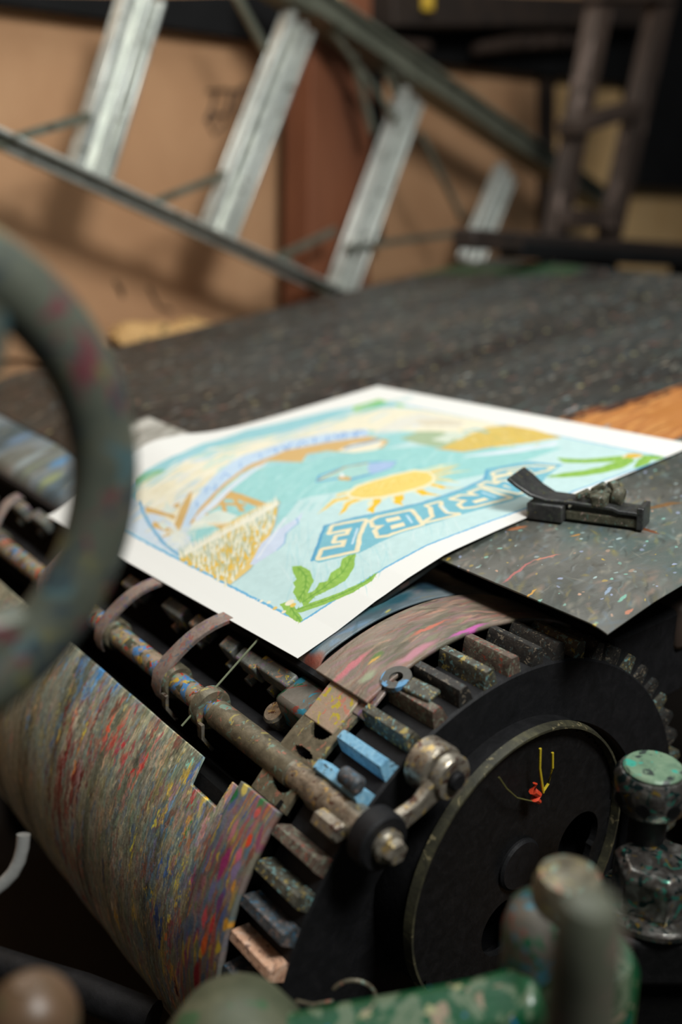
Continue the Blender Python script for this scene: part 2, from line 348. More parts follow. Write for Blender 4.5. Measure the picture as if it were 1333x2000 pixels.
# ================================================================== THE SETTING
fz = -H / S
DW = FH * math.cos(math.radians(40.9)) + RH * math.sin(math.radians(40.9))      # direction of the back wall, receding to the right
WN = np.cross(DW, [0, 0, 1.0]); WN = WN if np.dot(WN, FH) < 0 else -WN           # its normal, towards the room
D0 = 5.3
def wp(px, py, off=0.0):
    """point on the plane parallel to the back wall, off units in front of it"""
    d = ray(px, py); p0 = FH * D0 + WN * off; return d * (np.dot(p0, WN) / np.dot(d, WN))
zup = np.array([0, 0, 1.0])
def wbox(mb, c, w, h, t): return mb.box(c, DW*w/2, zup*h/2, WN*t/2)
m = MB(); c = FH * D0 - WN * 0.06; wbox(m, c + zup*(fz + 2.6) + DW*1.5, 16, 5.2, 0.08)
wall = tag(m.build('wall_back', tan, smooth=0), kind='structure')
m = MB(); m.box((2.5, 2.0, fz - 0.03), (9, 0, 0), (0, 7, 0), (0, 0, 0.03))
tag(m.build('floor', floorm, smooth=0), kind='structure')
def wquad(name, pts, off, t, mat, **k):
    m = MB(); m.prism([wp(x, y, off) for x, y in pts], -WN * t); o = m.build(name, mat, smooth=0); return tag(o, **k)
# black beam across the boards
m = MB(); m.prism([wp(-60, -12, .10), wp(300, -6, .10), wp(820, -20, .10), wp(1420, 10, .10), wp(1420, 186, .10), wp(900, 126, .10), wp(500, 77, .10), wp(-60, -3, .10)], -WN * .12)
tag(m.build('trim_1', blackb, smooth=0), kind='structure')
# dark panel on the right
wquad('dark_panel', [(1250, -20), (1420, -20), (1420, 374), (1250, 364)], .16, .12, blackb, label='black panel hung on the tan wall at the far right behind the wooden stepladder', cat='panel')
# board seams / raised boards
wb = wquad('wall_board', [(-60, -30), (597, 60), (592, 700), (-60, 700)], .015, .03, tan, label='wide tan board on the wall left of the red brown post', cat='board')
wquad('wall_board', [(600, 60), (1058, 118), (1058, 620), (600, 620)], .012, .03, tan, label='tan board on the wall behind the ladder, right of the red brown post', cat='board')
wquad('wall_board', [(1092, 120), (1420, 160), (1420, 620), (1092, 620)], .012, .03, tan2, label='paler tan board on the wall behind the dark wooden stepladder', cat='board')
for l in ([(405, 178), (440, 176), (470, 180), (482, 165)], [(420, 180), (415, 210), (402, 236)], [(452, 178), (448, 205), (440, 225), (412, 222)], [(470, 170), (462, 200), (455, 228)], [(405, 232), (418, 262), (440, 240), (430, 222), (408, 240)],
          [(225, 548), (240, 580), (236, 560)], [(290, 560), (310, 600), (335, 606)]):
    m = MB(); m.tube([wp(x, y, .018) for x, y in l], .006, 6); m.build('scribble', shelfw, wb, smooth=30)
wquad('board_strip', [(1060, 118), (1086, 120), (1086, 560), (1060, 560)], .05, .05, shelfw, label='narrow brown batten between two tan wall boards', cat='batten')
# posts
m = MB(); q = [wp(612, -40, .30), wp(728, -40, .30), wp(722, 660, .30), wp(600, 660, .30)]; m.prism(q, -WN * .16)
tag(m.build('wooden_post', rustp, smooth=0, bev=.01), 'upright red brown post standing against the tan wall behind the ladder', 'post')
m = MB(); m.prism([wp(728, 100, .12), wp(752, 100, .12), wp(748, 480, .12), wp(724, 480, .12)], -WN * .1)
tag(m.build('black_upright', blackb, smooth=0), 'thin black upright just right of the red brown post', 'post')
# clutter on the shelf at the top right
m = MB(); m.bar(wp(740, 20, .22), wp(1242, 27, .22), .15, .18, WN)
tag(m.build('shelf_board', shelfw, smooth=0, bev=.01), 'dark brown shelf board high on the wall above the black beam', 'shelf')
m = MB(); m.bar(wp(748, 84, .18), wp(830, 92, .18), .05, .1, WN)
tag(m.build('wood_offcut', oldwood, smooth=0, bev=.01), 'short brown wood offcut under the shelf, next to the red brown post', 'wood')
m = MB(); m.tube([wp(930, 96, .2), wp(1000, 84, .2), wp(1080, 78, .2), wp(1150, 82, .2)], [.03, .045, .05, .03], 10)
tag(m.build('bent_plank', oldwood), 'curved brown plank lying under the shelf at top right', 'wood')
m = MB(); m.box(wp(836, 2, .335), DW*.03, zup*.045, WN*.02)
tag(m.build('yellow_clip', yellow, bev=.01), 'small yellow clip on the dark shelf at the top of the picture', 'clip')
# cream patch above the ladder rail
wquad('paper_sheet', [(655, -30), (668, -30), (668, 26), (640, 20)], .36, .02, tan2, label='cream paper scrap stuck on the post at the top of the picture', cat='paper')

# lump of cloth behind the press, left
n = 26; m = MB(); P0 = wp(225, 664, .4); P1 = wp(405, 626, .4); pts = []; rad = []
for i in range(n):
    t = i/(n-1); pts.append(P0*(1-t) + P1*t + zup*(0.02*math.sin(9*t) - .035)); rad.append(.03 + .085*math.sin(math.pi*min(1, .15+t*.9))*(1+.15*math.sin(17*t)))
m.tube(pts, rad, 16, 0.7)
o = tag(m.build('crumpled_cloth', clothm, smooth=60), 'crumpled light tan cloth lying behind the left end of the black table', 'cloth')
m = MB(); c0 = wp(60, 660, .4); c1 = wp(560, 628, .4)
m.box((c0+c1)/2 - zup*.20 + DW*.1, (c1-c0)/2*.62, zup*.05, WN*.22)
for tt in (.3, .9):
    cc = c0*(1-tt) + c1*tt - zup*.25; hh = (cc[2] - fz)/2; m.box(np.array([cc[0], cc[1], cc[2]-hh]), DW*.05, zup*hh, WN*.05)
tag(m.build('low_bench', tan, smooth=0), 'tan board bench standing between the wall and the press', 'bench')
# ochre board low at the right edge
m = MB(); P = at(1300, 1985, 2.1); m.box(P + np.array([.15, -.25, -.03]), FH*.30, RH*.26, (0, 0, .03))
for (a, b) in ((-.25, -.2), (.25, .2), (-.25, .2), (.25, -.2)):
    q = P + np.array([.15, -.25, -.03]) + FH*a + RH*b; hh = (q[2]-.03-fz)/2; m.box((q[0], q[1], fz+hh), (.04, 0, 0), (0, .04, 0), (0, 0, hh))
tag(m.build('wooden_stool', ocher, smooth=0, bev=.005), 'ochre wooden board of a stool at the bottom right under the press', 'stool')

# ================================================================== ALUMINIUM STEPLADDER LYING ON ITS SIDE
LO = 0.42
lad = empty('aluminium_ladder', wp(640, 600, LO), 'grey aluminium stepladder lying sideways against the tan wall behind the table', 'ladder')
def lp(px, py, o=0): return wp(px, py, LO + o)
m = MB(); a, b = lp(520, -50), lp(1195, 408); m.bar(a, b, .045, .13, WN); m.bar(a + zup*.045, b + zup*.045, .02, .17, WN); m.bar(a - zup*.045, b - zup*.045, .02, .17, WN)
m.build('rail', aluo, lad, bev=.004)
m = MB(); a, b = lp(-40, 258), lp(672, 583); m.bar(a, b, .05, .045, WN); m.bar(a + zup*.018, b + zup*.018, .014, .15, WN)
m.build('rail', alu, lad, bev=.004)
def tread(p, q, w, two=True):
    m = MB(); p, q = lp(*p), lp(*q); d = nrm(q - p); s = nrm(np.cross(d, WN)); 
    if s @ RH < 0: s = -s
    m.box((p+q)/2 - WN*.03, (q-p)/2, s*w/2, WN*.008)
    for k, wd in ((-.36, .24), (.1, .16), (.42, .12)): m.box((p+q)/2 + s*w*k - WN*.005, (q-p)/2, s*w*wd/2, WN*.028)
    return m.build('tread', alu, lad, bev=.008)
tread((285, -20), (176, 342), .165); tread((588, 40), (428, 456), .165); tread((806, 185), (668, 570), .165); tread((992, 335), (918, 520), .165)
for (p, q, w) in (((460, -10), (520, 100), .03), ((-40, 290), (176, 226), .028), ((300, 395), (440, 340), .026), ((540, 505), (655, 450), .03), ((545, 500), (640, 575), .03),
                  ((675, 485), (895, 455), .028), ((690, 105), (728, 260), .028), ((648, 60), (775, 235), .026), ((822, 262), (905, 430), .024), ((725, 60), (775, 185), .03)):
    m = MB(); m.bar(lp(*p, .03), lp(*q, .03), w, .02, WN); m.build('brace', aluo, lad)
# ================================================================== DARK WOODEN STEPLADDER
wl = empty('wooden_stepladder', wp(1130, 470, 1.0), 'dark brown old wooden stepladder leaning at the right in front of the black panel', 'ladder')
def w2(px, py, o=0): return wp(px, py, .95 + o)
m = MB(); m.bar(w2(1182, -40), w2(1082, 470), .13, .08, WN); m.build('rail', oldwood, wl, bev=.006)
m = MB(); m.bar(w2(1302, -40), w2(1188, 470), .16, .08, WN); m.build('rail', oldwood, wl, bev=.006)
m = MB(); m.bar(w2(1110, 250, .03), w2(1232, 212, .03), .07, .12, WN); m.build('rung', oldwood, wl, bev=.006)
m = MB(); m.bar(w2(1088, 425, .02), w2(1200, 430, .02), .09, .12, WN); m.build('rung', oldwood, wl, bev=.006)
m = MB(); m.bar(w2(1160, -10, .02), w2(1300, -6, .02), .05, .12, WN); m.build('rung', oldwood, wl, bev=.006)
# ================================================================== BLACK BAR BEHIND THE TABLE
bb = empty('machine_bar', wp(1110, 520, 1.2), 'black machine bar running level behind the far edge of the table', 'bar')
m = MB(); p, q = wp(905, 466, 1.25), wp(1420, 494, 1.25); m.bar(p, q, .075, .10, WN); m.build('bar', shelfw, bb, bev=.01)
m = MB(); m.bar(p + zup*-.06 + DW*.35, q + zup*-.06, .07, .12, WN); m.build('lower_bar', blackb, bb, bev=.01)
m = MB(); P = wp(1150, 500, 1.2); m.box(P - zup*.06, DW*.22, zup*.07, WN*.05); m.build('bracket', blackb, bb, bev=.01)
for px in (1150, 1330):
    m = MB(); P = wp(px, 505, 1.2); P = P - zup*.02; hh = (P[2]-fz)/2; m.box((P[0], P[1], fz+hh), DW*.04, WN*.04, zup*hh); m.build('leg', blackb, bb)

# ================================================================== THE PRESS FRAME
fr = empty('printing_press', (1.6, 2.1, fz), 'black iron frame of the printing press under the table and drum', 'printing press')
for yy in (1.30, 3.05):
    m = MB(); prof = [(1.60, -.72), (3.25, -.50), (3.25, fz+.05), (2.6, fz+.05), (2.6, -1.2), (1.95, -1.3), (1.75, fz+.05), (1.6, fz+.05)]
    m.prism([(x, yy, z) for x, z in prof], (0, .09, 0)); m.build('side_frame', pure_dark, fr, smooth=0, bev=.01)
m = MB(); m.box((1.68, 2.2, -1.6), (.05, 0, 0), (0, .80, 0), (0, 0, .70)); m.build('cross_panel', pure_dark, fr, smooth=0)
for yy in (3.22,):
    m = MB(); m.box((XC, yy, (ZC + fz)/2), (.09, 0, 0), (0, .05, 0), (0, 0, (ZC-fz)/2)); m.build('bearing_stand', pure_dark, fr, smooth=0)
m = MB(); m.box((2.4, 2.2, fz+.025), (.80, 0, 0), (0, .80, 0), (0, 0, .025)); m.build('base', pure_dark, fr, smooth=0)
m = MB(); P = on(1140, 1215, 1, 1.05); m.box(P + np.array([.05, .05, -.03]), (.16, 0, 0), (0, .2, 0), (0, 0, .09)); m.build('table_bearer', grease, fr, smooth=0, bev=.01)
m = MB(); P = on(1330, 1200, 1, .93); m.box(P + np.array([.14, .12, .0]), (.2, 0, 0), (0, .16, 0), (0, 0, .045)); m.build('bracket', oldwood, fr, bev=.012)

# ================================================================== TABLE (black painted board with worn wood)
def tinv(px, py): p = march(px, py, lambda x, y: ztab(x)); return p[0], p[1]
TX0, TX1, TY0, TY1 = 0.985, 3.38, 1.17, 3.21
cv = Canvas(TX1-TX0, TY1-TY0, 900, 740, .006, 30)
cv.base([(27, 27, 26), (42, 42, 39), (52, 52, 48), (50, 54, 53), (66, 65, 60)], 3, 6, (.5, 1.6))
def T(px, py): x, y = tinv(px, py); return (x - TX0, y - TY0)
pal = [(120, 135, 138), (150, 130, 110), (95, 110, 118), (150, 92, 80), (90, 120, 115), (170, 165, 150), (78, 74, 66), (20, 18, 16), (12, 12, 12), (70, 66, 58)]
for k in range(5200):
    x, y = RNG.random(2) * (cv.w, cv.h); L = RNG.uniform(.004, .036) * (1.5 if RNG.random() < .2 else .7)
    cv.streak(x, y, L, RNG.uniform(.0018, .0065), RNG.normal(.05, .16), pal[RNG.integers(len(pal))], RNG.uniform(.25, .8))
for k in range(900):
    x, y = RNG.random(2) * (cv.w, cv.h); r = RNG.uniform(.0022, .0075)
    cv.streak(x, y, r*1.5, r, 0, [(165, 150, 130), (140, 160, 160), (180, 120, 90), (190, 180, 120)][RNG.integers(4)], RNG.uniform(.4, .95))
wood = [(1062, 845), (1100, 822), (1150, 806), (1200, 796), (1250, 782), (1300, 766), (1400, 745), (1440, 870), (1333, 880), (1230, 862), (1150, 848)]
wd = [T(*p) for p in wood]; cc = np.mean(wd, 0)
cv.poly([tuple(cc + (np.array(p)-cc)*1.16) for p in wd], (52, 22, 14), .8); cv.poly([tuple(cc + (np.array(p)-cc)*1.06) for p in wd], (118, 62, 30), .85)
cv.poly(wd, (186, 122, 62), .95)
for k in range(500):
    p = wd[RNG.integers(len(wd))]; q = cc + (np.array(p)-cc)*RNG.uniform(0, 1.15)
    cv.streak(q[0], q[1], RNG.uniform(.02, .09), RNG.uniform(.002, .008), RNG.normal(.0, .08), [(205, 140, 74), (170, 104, 50), (212, 156, 92), (150, 88, 42)][RNG.integers(4)], .5)
for k in range(160):
    i = RNG.integers(len(wd)); t = RNG.random(); q = np.array(wd[i])*(1-t) + np.array(wd[(i+1) % len(wd)])*t
    cv.streak(q[0]+RNG.normal(0, .012), q[1]+RNG.normal(0, .012), RNG.uniform(.01, .05), RNG.uniform(.002, .007), RNG.normal(0, .1), [(26, 14, 10), (60, 26, 14), (120, 66, 34)][RNG.integers(3)], .75)
for (px, py) in ((1115, 800), (1180, 835)): q = T(px, py); cv.streak(q[0], q[1], .035, .007, .1, (150, 150, 150), .9)
for k in range(140):                                           # green edge by the far corner
    q = T(RNG.uniform(760, 1120), RNG.uniform(521, 534)); cv.streak(q[0], q[1], .09, .03, RNG.normal(0, .3), [(28, 66, 36), (44, 80, 50), (60, 70, 50)][RNG.integers(3)], .45)
tb = empty('feed_table', ((TX0+TX1)/2, (TY0+TY1)/2, -.75), 'long black paint-worn table board of the press with bare orange wood patch', 'table')
surface('table_top', cv, lambda X, Y: (TX0 + X*cv.w, TY0 + Y*cv.h, ztab(TX0 + X*cv.w)), table_m, tb, .010, lambda X, Y: ((X-1)*cv.w + .10 + (1-Y)*0)**2*(X > 1-.10/cv.w)*(Y > 1-.10/cv.h) + ((Y-1)*cv.h+.10)**2*(X > 1-.10/cv.w)*(Y > 1-.10/cv.h) <= .0101)
m = MB(); m.ribbon([(x, 2.2, ztab(x) - .045) for x in (1.5, 2.4, 3.3)], 1.8, .05, (0, 1, 0)); m.build('underframe', pure_dark, tb, smooth=0)
# bare metal plate at the table's left end
cv2 = Canvas(.2, .5, 120, 260, .004); cv2.base([(120, 118, 108), (160, 158, 150), (200, 198, 190), (140, 135, 125)], 14, 5)
o = surface('metal_edge_plate', cv2, lambda X, Y: (1.0 + X*.2, 2.07 + Y*.30, ztab(1.0 + X*.2) + .004), plate_m, tb, .003)
tag(o, 'bare bright metal edge plate')

# ================================================================== SPATTERED METAL PLATE UNDER THE CLAMP
PX0, PX1, PY0, PY1 = 1.135, 2.3, .805, 1.19
cv = Canvas(PX1-PX0, PY1-PY0, 1200, 450, .005, 60)
cv.base([(58, 63, 58), (84, 84, 78), (102, 102, 96), (78, 92, 88), (112, 110, 104)], 5, 6, (.7, 1.4))
ppal = [(140, 150, 152), (120, 150, 148), (170, 130, 110), (160, 140, 60), (90, 110, 130), (60, 56, 50), (40, 40, 36), (170, 160, 140), (110, 120, 112), (88, 84, 70)]
for k in range(2200):
    x, y = RNG.random(2) * (cv.w, cv.h); cv.streak(x, y, RNG.uniform(.004, .026), RNG.uniform(.002, .008), RNG.normal(.5, .4), ppal[RNG.integers(len(ppal))], RNG.uniform(.12, .42), .8)
for k in range(330):
    x, y = RNG.random(2) * (cv.w, cv.h); r = RNG.uniform(.0012, .0042)
    cv.streak(x, y, r*1.6, r, RNG.normal(.4, .5), [(160, 180, 180), (190, 150, 125), (190, 160, 70), (130, 180, 165), (150, 160, 190)][RNG.integers(5)], RNG.uniform(.5, .95))
def TP(px, py): x, y = tinv(px, py); return np.array((x - PX0, y - PY0))
for (a, b, w, col) in (((985, 1142), (1040, 1100), .006, (176, 100, 96)), ((1040, 1100), (1090, 1088), .005, (190, 120, 105)), ((1028, 1172), (1048, 1155), .004, (205, 150, 60)), ((1112, 1052), (1135, 1048), .004, (190, 130, 50)),
                       ((1046, 1022), (1090, 1008), .016, (170, 104, 62)), ((990, 1040), (1030, 1032), .010, (165, 100, 60)), ((1250, 1035), (1290, 1048), .008, (120, 66, 36)), ((1250, 1000), (1333, 985), .012, (120, 84, 44)), ((1210, 1180), (1226, 1166), .006, (120, 180, 160)), ((1180, 1168), (1196, 1152), .006, (140, 160, 185)), ((1222, 1200), (1236, 1190), .006, (190, 120, 90))):
    p, q = TP(*a), TP(*b); c_ = (p+q)/2; d = q-p; cv.streak(c_[0], c_[1], np.hypot(*d)/2*1.2, w/1.6, math.atan2(d[1], d[0]), col, .9)
plate = surface('spattered_plate', cv, lambda X, Y: (PX0 + X*cv.w, PY0 + Y*cv.h, ztab(PX0 + X*cv.w) + .0045 - .006*np.clip((.04 - Y*cv.h)/.04, 0, 1)**2), plate_m, None, .0035)
tag(plate, 'grey metal sheet flecked with paint overhanging the near edge of the table', 'metal sheet')

# ================================================================== THE PRINT
PC = [(.822, 1.160), (1.835, 1.130), (1.722, 2.032), (.785, 2.075)]         # near-left, near-right, far-right, far-left
def pxy(X, Y): return [PC[0][k]*(1-X)*(1-Y) + PC[1][k]*X*(1-Y) + PC[2][k]*X*Y + PC[3][k]*(1-X)*Y for k in (0, 1)]
PW, PH = 1.0, .90
def pinv(px, py):
    p = march(px, py, zpap); x, y = p[0], p[1]; u, v = .5, .5
    for _ in range(12):
        a, b = pxy(u, v); u += (x - a) / 1.0; v += (y - b) / .9
    return np.array((u * PW, v * PH))
_c = {}
def Q(px, py):
    k = (round(px, 1), round(py, 1))
    if k not in _c: _c[k] = pinv(px, py)
    return _c[k]
def QA(pts): return [tuple(Q(*p)) for p in pts]
cv = Canvas(PW, PH, 1000, 900, .0016, 70)
cv.a[:] = np.array((248, 247, 242)) / 255
f0 = [tuple(p) for p in (Q(587, 1217), Q(1308, 900), Q(745, 786))]
fl = (f0[0][0]*0 + .052, PH - .052*1.25)
frame_pts = [f0[0], f0[1], f0[2], (f0[0][0] - .004, f0[2][1] + .002)]
cv.poly(frame_pts, (110, 185, 225)); fc = np.mean(frame_pts, 0)
cv.poly([tuple(fc + (np.array(p) - fc) * .988) for p in frame_pts], (204, 233, 233))
def C3(l): return [(240 + x/2.666, 760 + y/2.666) for x, y in l]
def C4(l): return [(600 + x/1.8186, 760 + y/1.8186) for x, y in l]
def C5(l): return [(600 + x/2.666, 880 + y/2.666) for x, y in l]
def C6(l): return [(970 + x/3.672, 880 + y/3.672) for x, y in l]
def PP(l, col, al=1.0): cv.poly(QA(l), col, al)
def LL(l, w, col, al=1.0, tp=False): cv.line(QA(l), w, col, al, tp)
ft = frame_pts
# upper sea and the cream sky along the far margin
U0, U1, V1 = f0[0][0] + .004, f0[1][0] - .006, f0[2][1] - .008
def R_(a, b, c, d): return [(a, c), (b, c), (b, d), (a, d)]
cv.poly([(U0, .30), (.25, .36), (.45, .47), (.62, .49), (.80, .47), (U1-.02, .50), (U1-.03, V1), (U0, V1)], (164, 218, 218))
PP([(262, 1040), (262, 945), (350, 905), (480, 862), (640, 825), (745, 800), (830, 805), (960, 830), (1090, 862), (1000, 858), (880, 850), (715, 846), (640, 853), (560, 868), (480, 895), (420, 935), (375, 985), (345, 1040)], (247, 240, 214))
PP([(262, 935), (350, 890), (480, 845), (640, 808), (740, 788), (790, 795), (745, 803), (640, 828), (480, 865), (350, 908), (262, 950)], (158, 212, 220))
PP([(262, 935), (262, 950), (290, 938), (330, 918), (300, 918)], (128, 190, 130)); PP([(690, 800), (740, 785), (762, 790), (735, 800), (690, 810)], (140, 205, 90)); PP([(700, 797), (742, 786), (755, 792), (735, 800)], (110, 195, 60))
PP([(770, 792), (795, 796), (780, 800)], (140, 205, 120))
cv.poly([(U0, .32), (U0, V1), (U0+.07, V1), (U0+.06, .55), (U0+.04, .40)], (214, 228, 240))
for k in range(170):
    x = RNG.uniform(.1, .85); y = RNG.uniform(.55, V1); cv.streak(x, y, RNG.uniform(.02, .06), RNG.uniform(.003, .009), RNG.normal(0, .15), [(252, 244, 222), (240, 226, 186), (210, 226, 244), (176, 214, 236), (248, 246, 236)][RNG.integers(5)], .55)
for k in range(60): 
    x = RNG.uniform(.1, .95); y = V1 - RNG.uniform(.0, .05); cv.streak(x, y, RNG.uniform(.02, .06), .006, 0, [(150, 208, 218), (190, 220, 236), (172, 214, 200)][RNG.integers(3)], .5)
# turquoise bay redrawn under the arch
PP([(385, 1010), (420, 972), (470, 938), (540, 912), (620, 904), (690, 893), (760, 882), (870, 874), (1000, 880), (1100, 880), (960, 930), (860, 950), (700, 962), (560, 985), (545, 990), (480, 1020), (420, 1050), (370, 1060)], (162, 218, 216))
for k in range(260):
    q = Q(RNG.uniform(400, 980), RNG.uniform(890, 1000)); 
    if q[0] < .93 and q[1] > .30: cv.streak(q[0], q[1], RNG.uniform(.02, .06), RNG.uniform(.002, .006), RNG.normal(.5, .2), [(176, 226, 224), (148, 208, 210), (190, 232, 230)][RNG.integers(3)], .35)
for k in range(160):
    q = Q(RNG.uniform(560, 900), RNG.uniform(1030, 1160)); 
    if .05 < q[0] < .95 and q[1] > .06: cv.streak(q[0], q[1], RNG.uniform(.02, .07), RNG.uniform(.001, .003), RNG.normal(.9, .15), [(220, 240, 240), (182, 224, 228)][RNG.integers(2)], .45)
# houses and timbers
for l in ([(115, 610), (130, 615), (245, 650), (275, 660), (270, 680), (230, 665), (118, 640)], [(160, 690), (210, 705), (275, 740), (255, 760), (200, 775), (235, 745), (150, 715)], [(270, 600), (300, 590), (290, 620), (262, 615)], [(505, 545), (560, 535), (640, 560), (745, 600), (760, 625), (720, 625), (600, 580), (520, 572)],
          [(500, 560), (520, 555), (545, 640), (520, 640)], [(560, 560), (590, 570), (640, 640), (610, 640)], [(425, 640), (520, 680), (560, 700), (510, 725), (430, 700)], [(480, 590), (640, 600), (640, 612), (480, 605)], [(370, 640), (470, 600), (500, 610), (400, 670)]): PP(C3(l), (222, 182, 112))
for l in ([(225, 580), (262, 640), (250, 650), (215, 640)], [(340, 700), (500, 630), (600, 660), (560, 690), (440, 700), (350, 720)], [(180, 700), (240, 700), (220, 735)]): PP(C3(l), (228, 238, 226))
for k in range(26): LL(C3([(360 + 8*k, 690 + RNG.uniform(-6, 6)), (350 + 8*k, 735 - k*1.5)]), .003, (246, 246, 228), .8)
LL(C3([(85, 585), (105, 640), (150, 720), (210, 800), (300, 870)]), .006, (120, 180, 215))
# the arch: tan body, white road, blue banner
PP(C3([(285, 740), (272, 700), (300, 620), (340, 545), (365, 530), (350, 600), (320, 680), (300, 735)]), (220, 182, 116))
PP([(350, 1042), (372, 985), (415, 935), (480, 893), (560, 867), (640, 851), (718, 843), (720, 857), (640, 869), (560, 884), (490, 912), (428, 955), (388, 1005), (362, 1046)], (204, 226, 246))
PP([(372, 1020), (392, 990), (428, 955), (490, 912), (560, 884), (640, 869), (720, 857), (760, 866), (748, 880), (690, 890), (640, 886), (600, 893), (590, 908), (530, 906), (470, 930), (425, 965), (392, 1005), (372, 1026)], (222, 184, 122))
PP([(660, 886), (690, 872), (740, 866), (752, 870), (735, 884), (690, 890)], (250, 240, 214))
PP([(380, 1012), (430, 966), (480, 930), (526, 905), (515, 916), (470, 945), (425, 985), (385, 1020)], (226, 236, 246))
for k in range(14): LL([(672+k*5, 884-k*1.2), (678+k*5, 878-k*1.2)], .004, (120, 170, 215), .8)
# faint blue capitals on the banner
arc = [(385, 985), (412, 955), (440, 932), (470, 913), (500, 899), (530, 888), (560, 879), (590, 871), (615, 865), (640, 861), (662, 857), (684, 854), (704, 851)]
for k, (x, y) in enumerate(arc):
    al = .45 if k < 5 else .85; s_ = 9 + k*.1; cc_ = (120, 165, 225)
    ch = 'INVILLAVITANV'[k]; G = {'I': [((0, -1), (0, 1))], 'N': [((-1, -1), (-1, 1)), ((-1, 1), (1, -1)), ((1, -1), (1, 1))], 'V': [((-1, 1), (0, -1)), ((0, -1), (1, 1))], 'L': [((-1, 1), (-1, -1)), ((-1, -1), (1, -1))], 'A': [((-1, -1), (0, 1)), ((0, 1), (1, -1)), ((-.5, -.2), (.5, -.2))], 'T': [((0, -1), (0, 1)), ((-1, 1), (1, 1))]}[ch]
    for a, b in G: LL([(x - a[0]*s_, y + a[1]*5 + a[0]*3), (x - b[0]*s_, y + b[1]*5 + b[0]*3)], .0045, cc_, al)
# gull-winged boat in the bay
PP(C5([(42, 182), (58, 145), (200, 95), (320, 72), (470, 70), (440, 108), (330, 145), (230, 172), (160, 165), (62, 180)]), (110, 180, 215)); PP(C5([(60, 172), (75, 148), (210, 100), (320, 80), (455, 76), (430, 102), (325, 136), (225, 160), (160, 155)]), (178, 222, 216))
PP(C5([(320, 85), (400, 72), (465, 74), (440, 104), (340, 138), (315, 115)]), (176, 200, 236)); LL(C5([(60, 170), (130, 135), (200, 100), (320, 80)]), .005, (205, 170, 110)); PP(C5([(160, 155), (185, 145), (235, 158), (220, 172), (165, 168)]), (220, 180, 110)); PP(C5([(170, 140), (182, 128), (195, 150), (180, 156)]), (248, 248, 250))
# beach and fields by the right margin
PP(C4([(330, 185), (400, 160), (470, 160), (540, 175), (520, 205), (470, 218), (400, 205)]), (176, 196, 160)); PP(C4([(400, 120), (470, 115), (560, 125), (540, 140), (430, 140), (380, 130)]), (226, 194, 128)); PP(C4([(340, 110), (400, 95), (560, 125), (540, 145), (380, 140), (240, 175), (240, 160)]), (232, 232, 226), .7)
PP(C4([(470, 222), (560, 180), (640, 145), (720, 138), (800, 152), (905, 182), (780, 202), (640, 218), (540, 232)]), (226, 196, 104))
for k in range(120):
    q = Q(*C4([(RNG.uniform(520, 830), RNG.uniform(150, 215))])[0]); cv.streak(q[0], q[1], RNG.uniform(.006, .02), .002, RNG.normal(1.3, .3), [(240, 206, 84), (206, 176, 100), (240, 226, 170), (190, 190, 120)][RNG.integers(4)], .6)
PP(C4([(440, 190), (520, 160), (560, 170), (500, 200)]), (222, 232, 214)); LL(C4([(460, 222), (560, 232), (660, 214)]), .005, (216, 176, 116)); LL(C4([(560, 160), (600, 152), (640, 162)]), .012, (150, 205, 215), .8)
PP(C4([(540, 252), (620, 238), (720, 224), (840, 208), (895, 190), (880, 212), (760, 234), (640, 246)]), (226, 238, 246))
# wheat field
PP([(352, 1086), (380, 1072), (420, 1040), (470, 1008), (520, 986), (547, 982), (535, 1030), (515, 1075), (490, 1112), (450, 1143), (400, 1115)], (240, 208, 128))
for k in range(330):
    t = RNG.random(); u_ = RNG.random(); bx = 352 + t*190; b_ = 1086 + (bx-352)*.58 if bx < 450 else 1143 - (bx-450)*1.55; tp_ = 1080 - (bx-352)*.52
    y = tp_ + (b_-tp_)*u_; L = 13 + 5*RNG.random(); dx = 3*RNG.normal() - 1 + 3*t; yl = u_ > .35 - .3*t*RNG.random(); col = (244, 196, 74) if (yl and RNG.random() < .62 - .25*t) else (247, 241, 214)
    LL([(bx, y+L*.5), (bx+dx*.4+1, y), (bx + dx+1, y-L*.6)], .0065, (160, 188, 180), .28); LL([(bx, y+L*.5), (bx+dx*.5, y), (bx + dx, y-L*.6)], .0055, col, .95, True)
for k in range(46):
    x = 362 + k*4; y = 1082 - (x-352)*.52; LL([(x, y+6), (x-2+RNG.normal(0, 2), y-12)], .0055, (248, 244, 224), .95, True)
LL([(450, 1143), (490, 1112), (515, 1075), (537, 1030), (548, 985)], .004, (170, 200, 205), .8)
for k in range(60): LL([(330+RNG.uniform(0, 55), 1075-RNG.uniform(0, 45)), (322+RNG.uniform(0, 60), 1068-RNG.uniform(0, 40))], .003, (238, 240, 226), .5)
# pale splash beside the field
PP(C3([(660, 915), (725, 800), (790, 745), (850, 710), (905, 680), (940, 650), (915, 705), (850, 755), (845, 800), (805, 840), (740, 880), (690, 912)]), (214, 226, 246))
for k in range(18): LL(C3([(700+8*k, 880-11*k), (712+8*k, 865-11*k)]), .004, (236, 242, 250), .8)
LL(C3([(905, 680), (915, 705), (850, 755), (845, 800), (805, 840)]), .003, (140, 190, 225), .8)
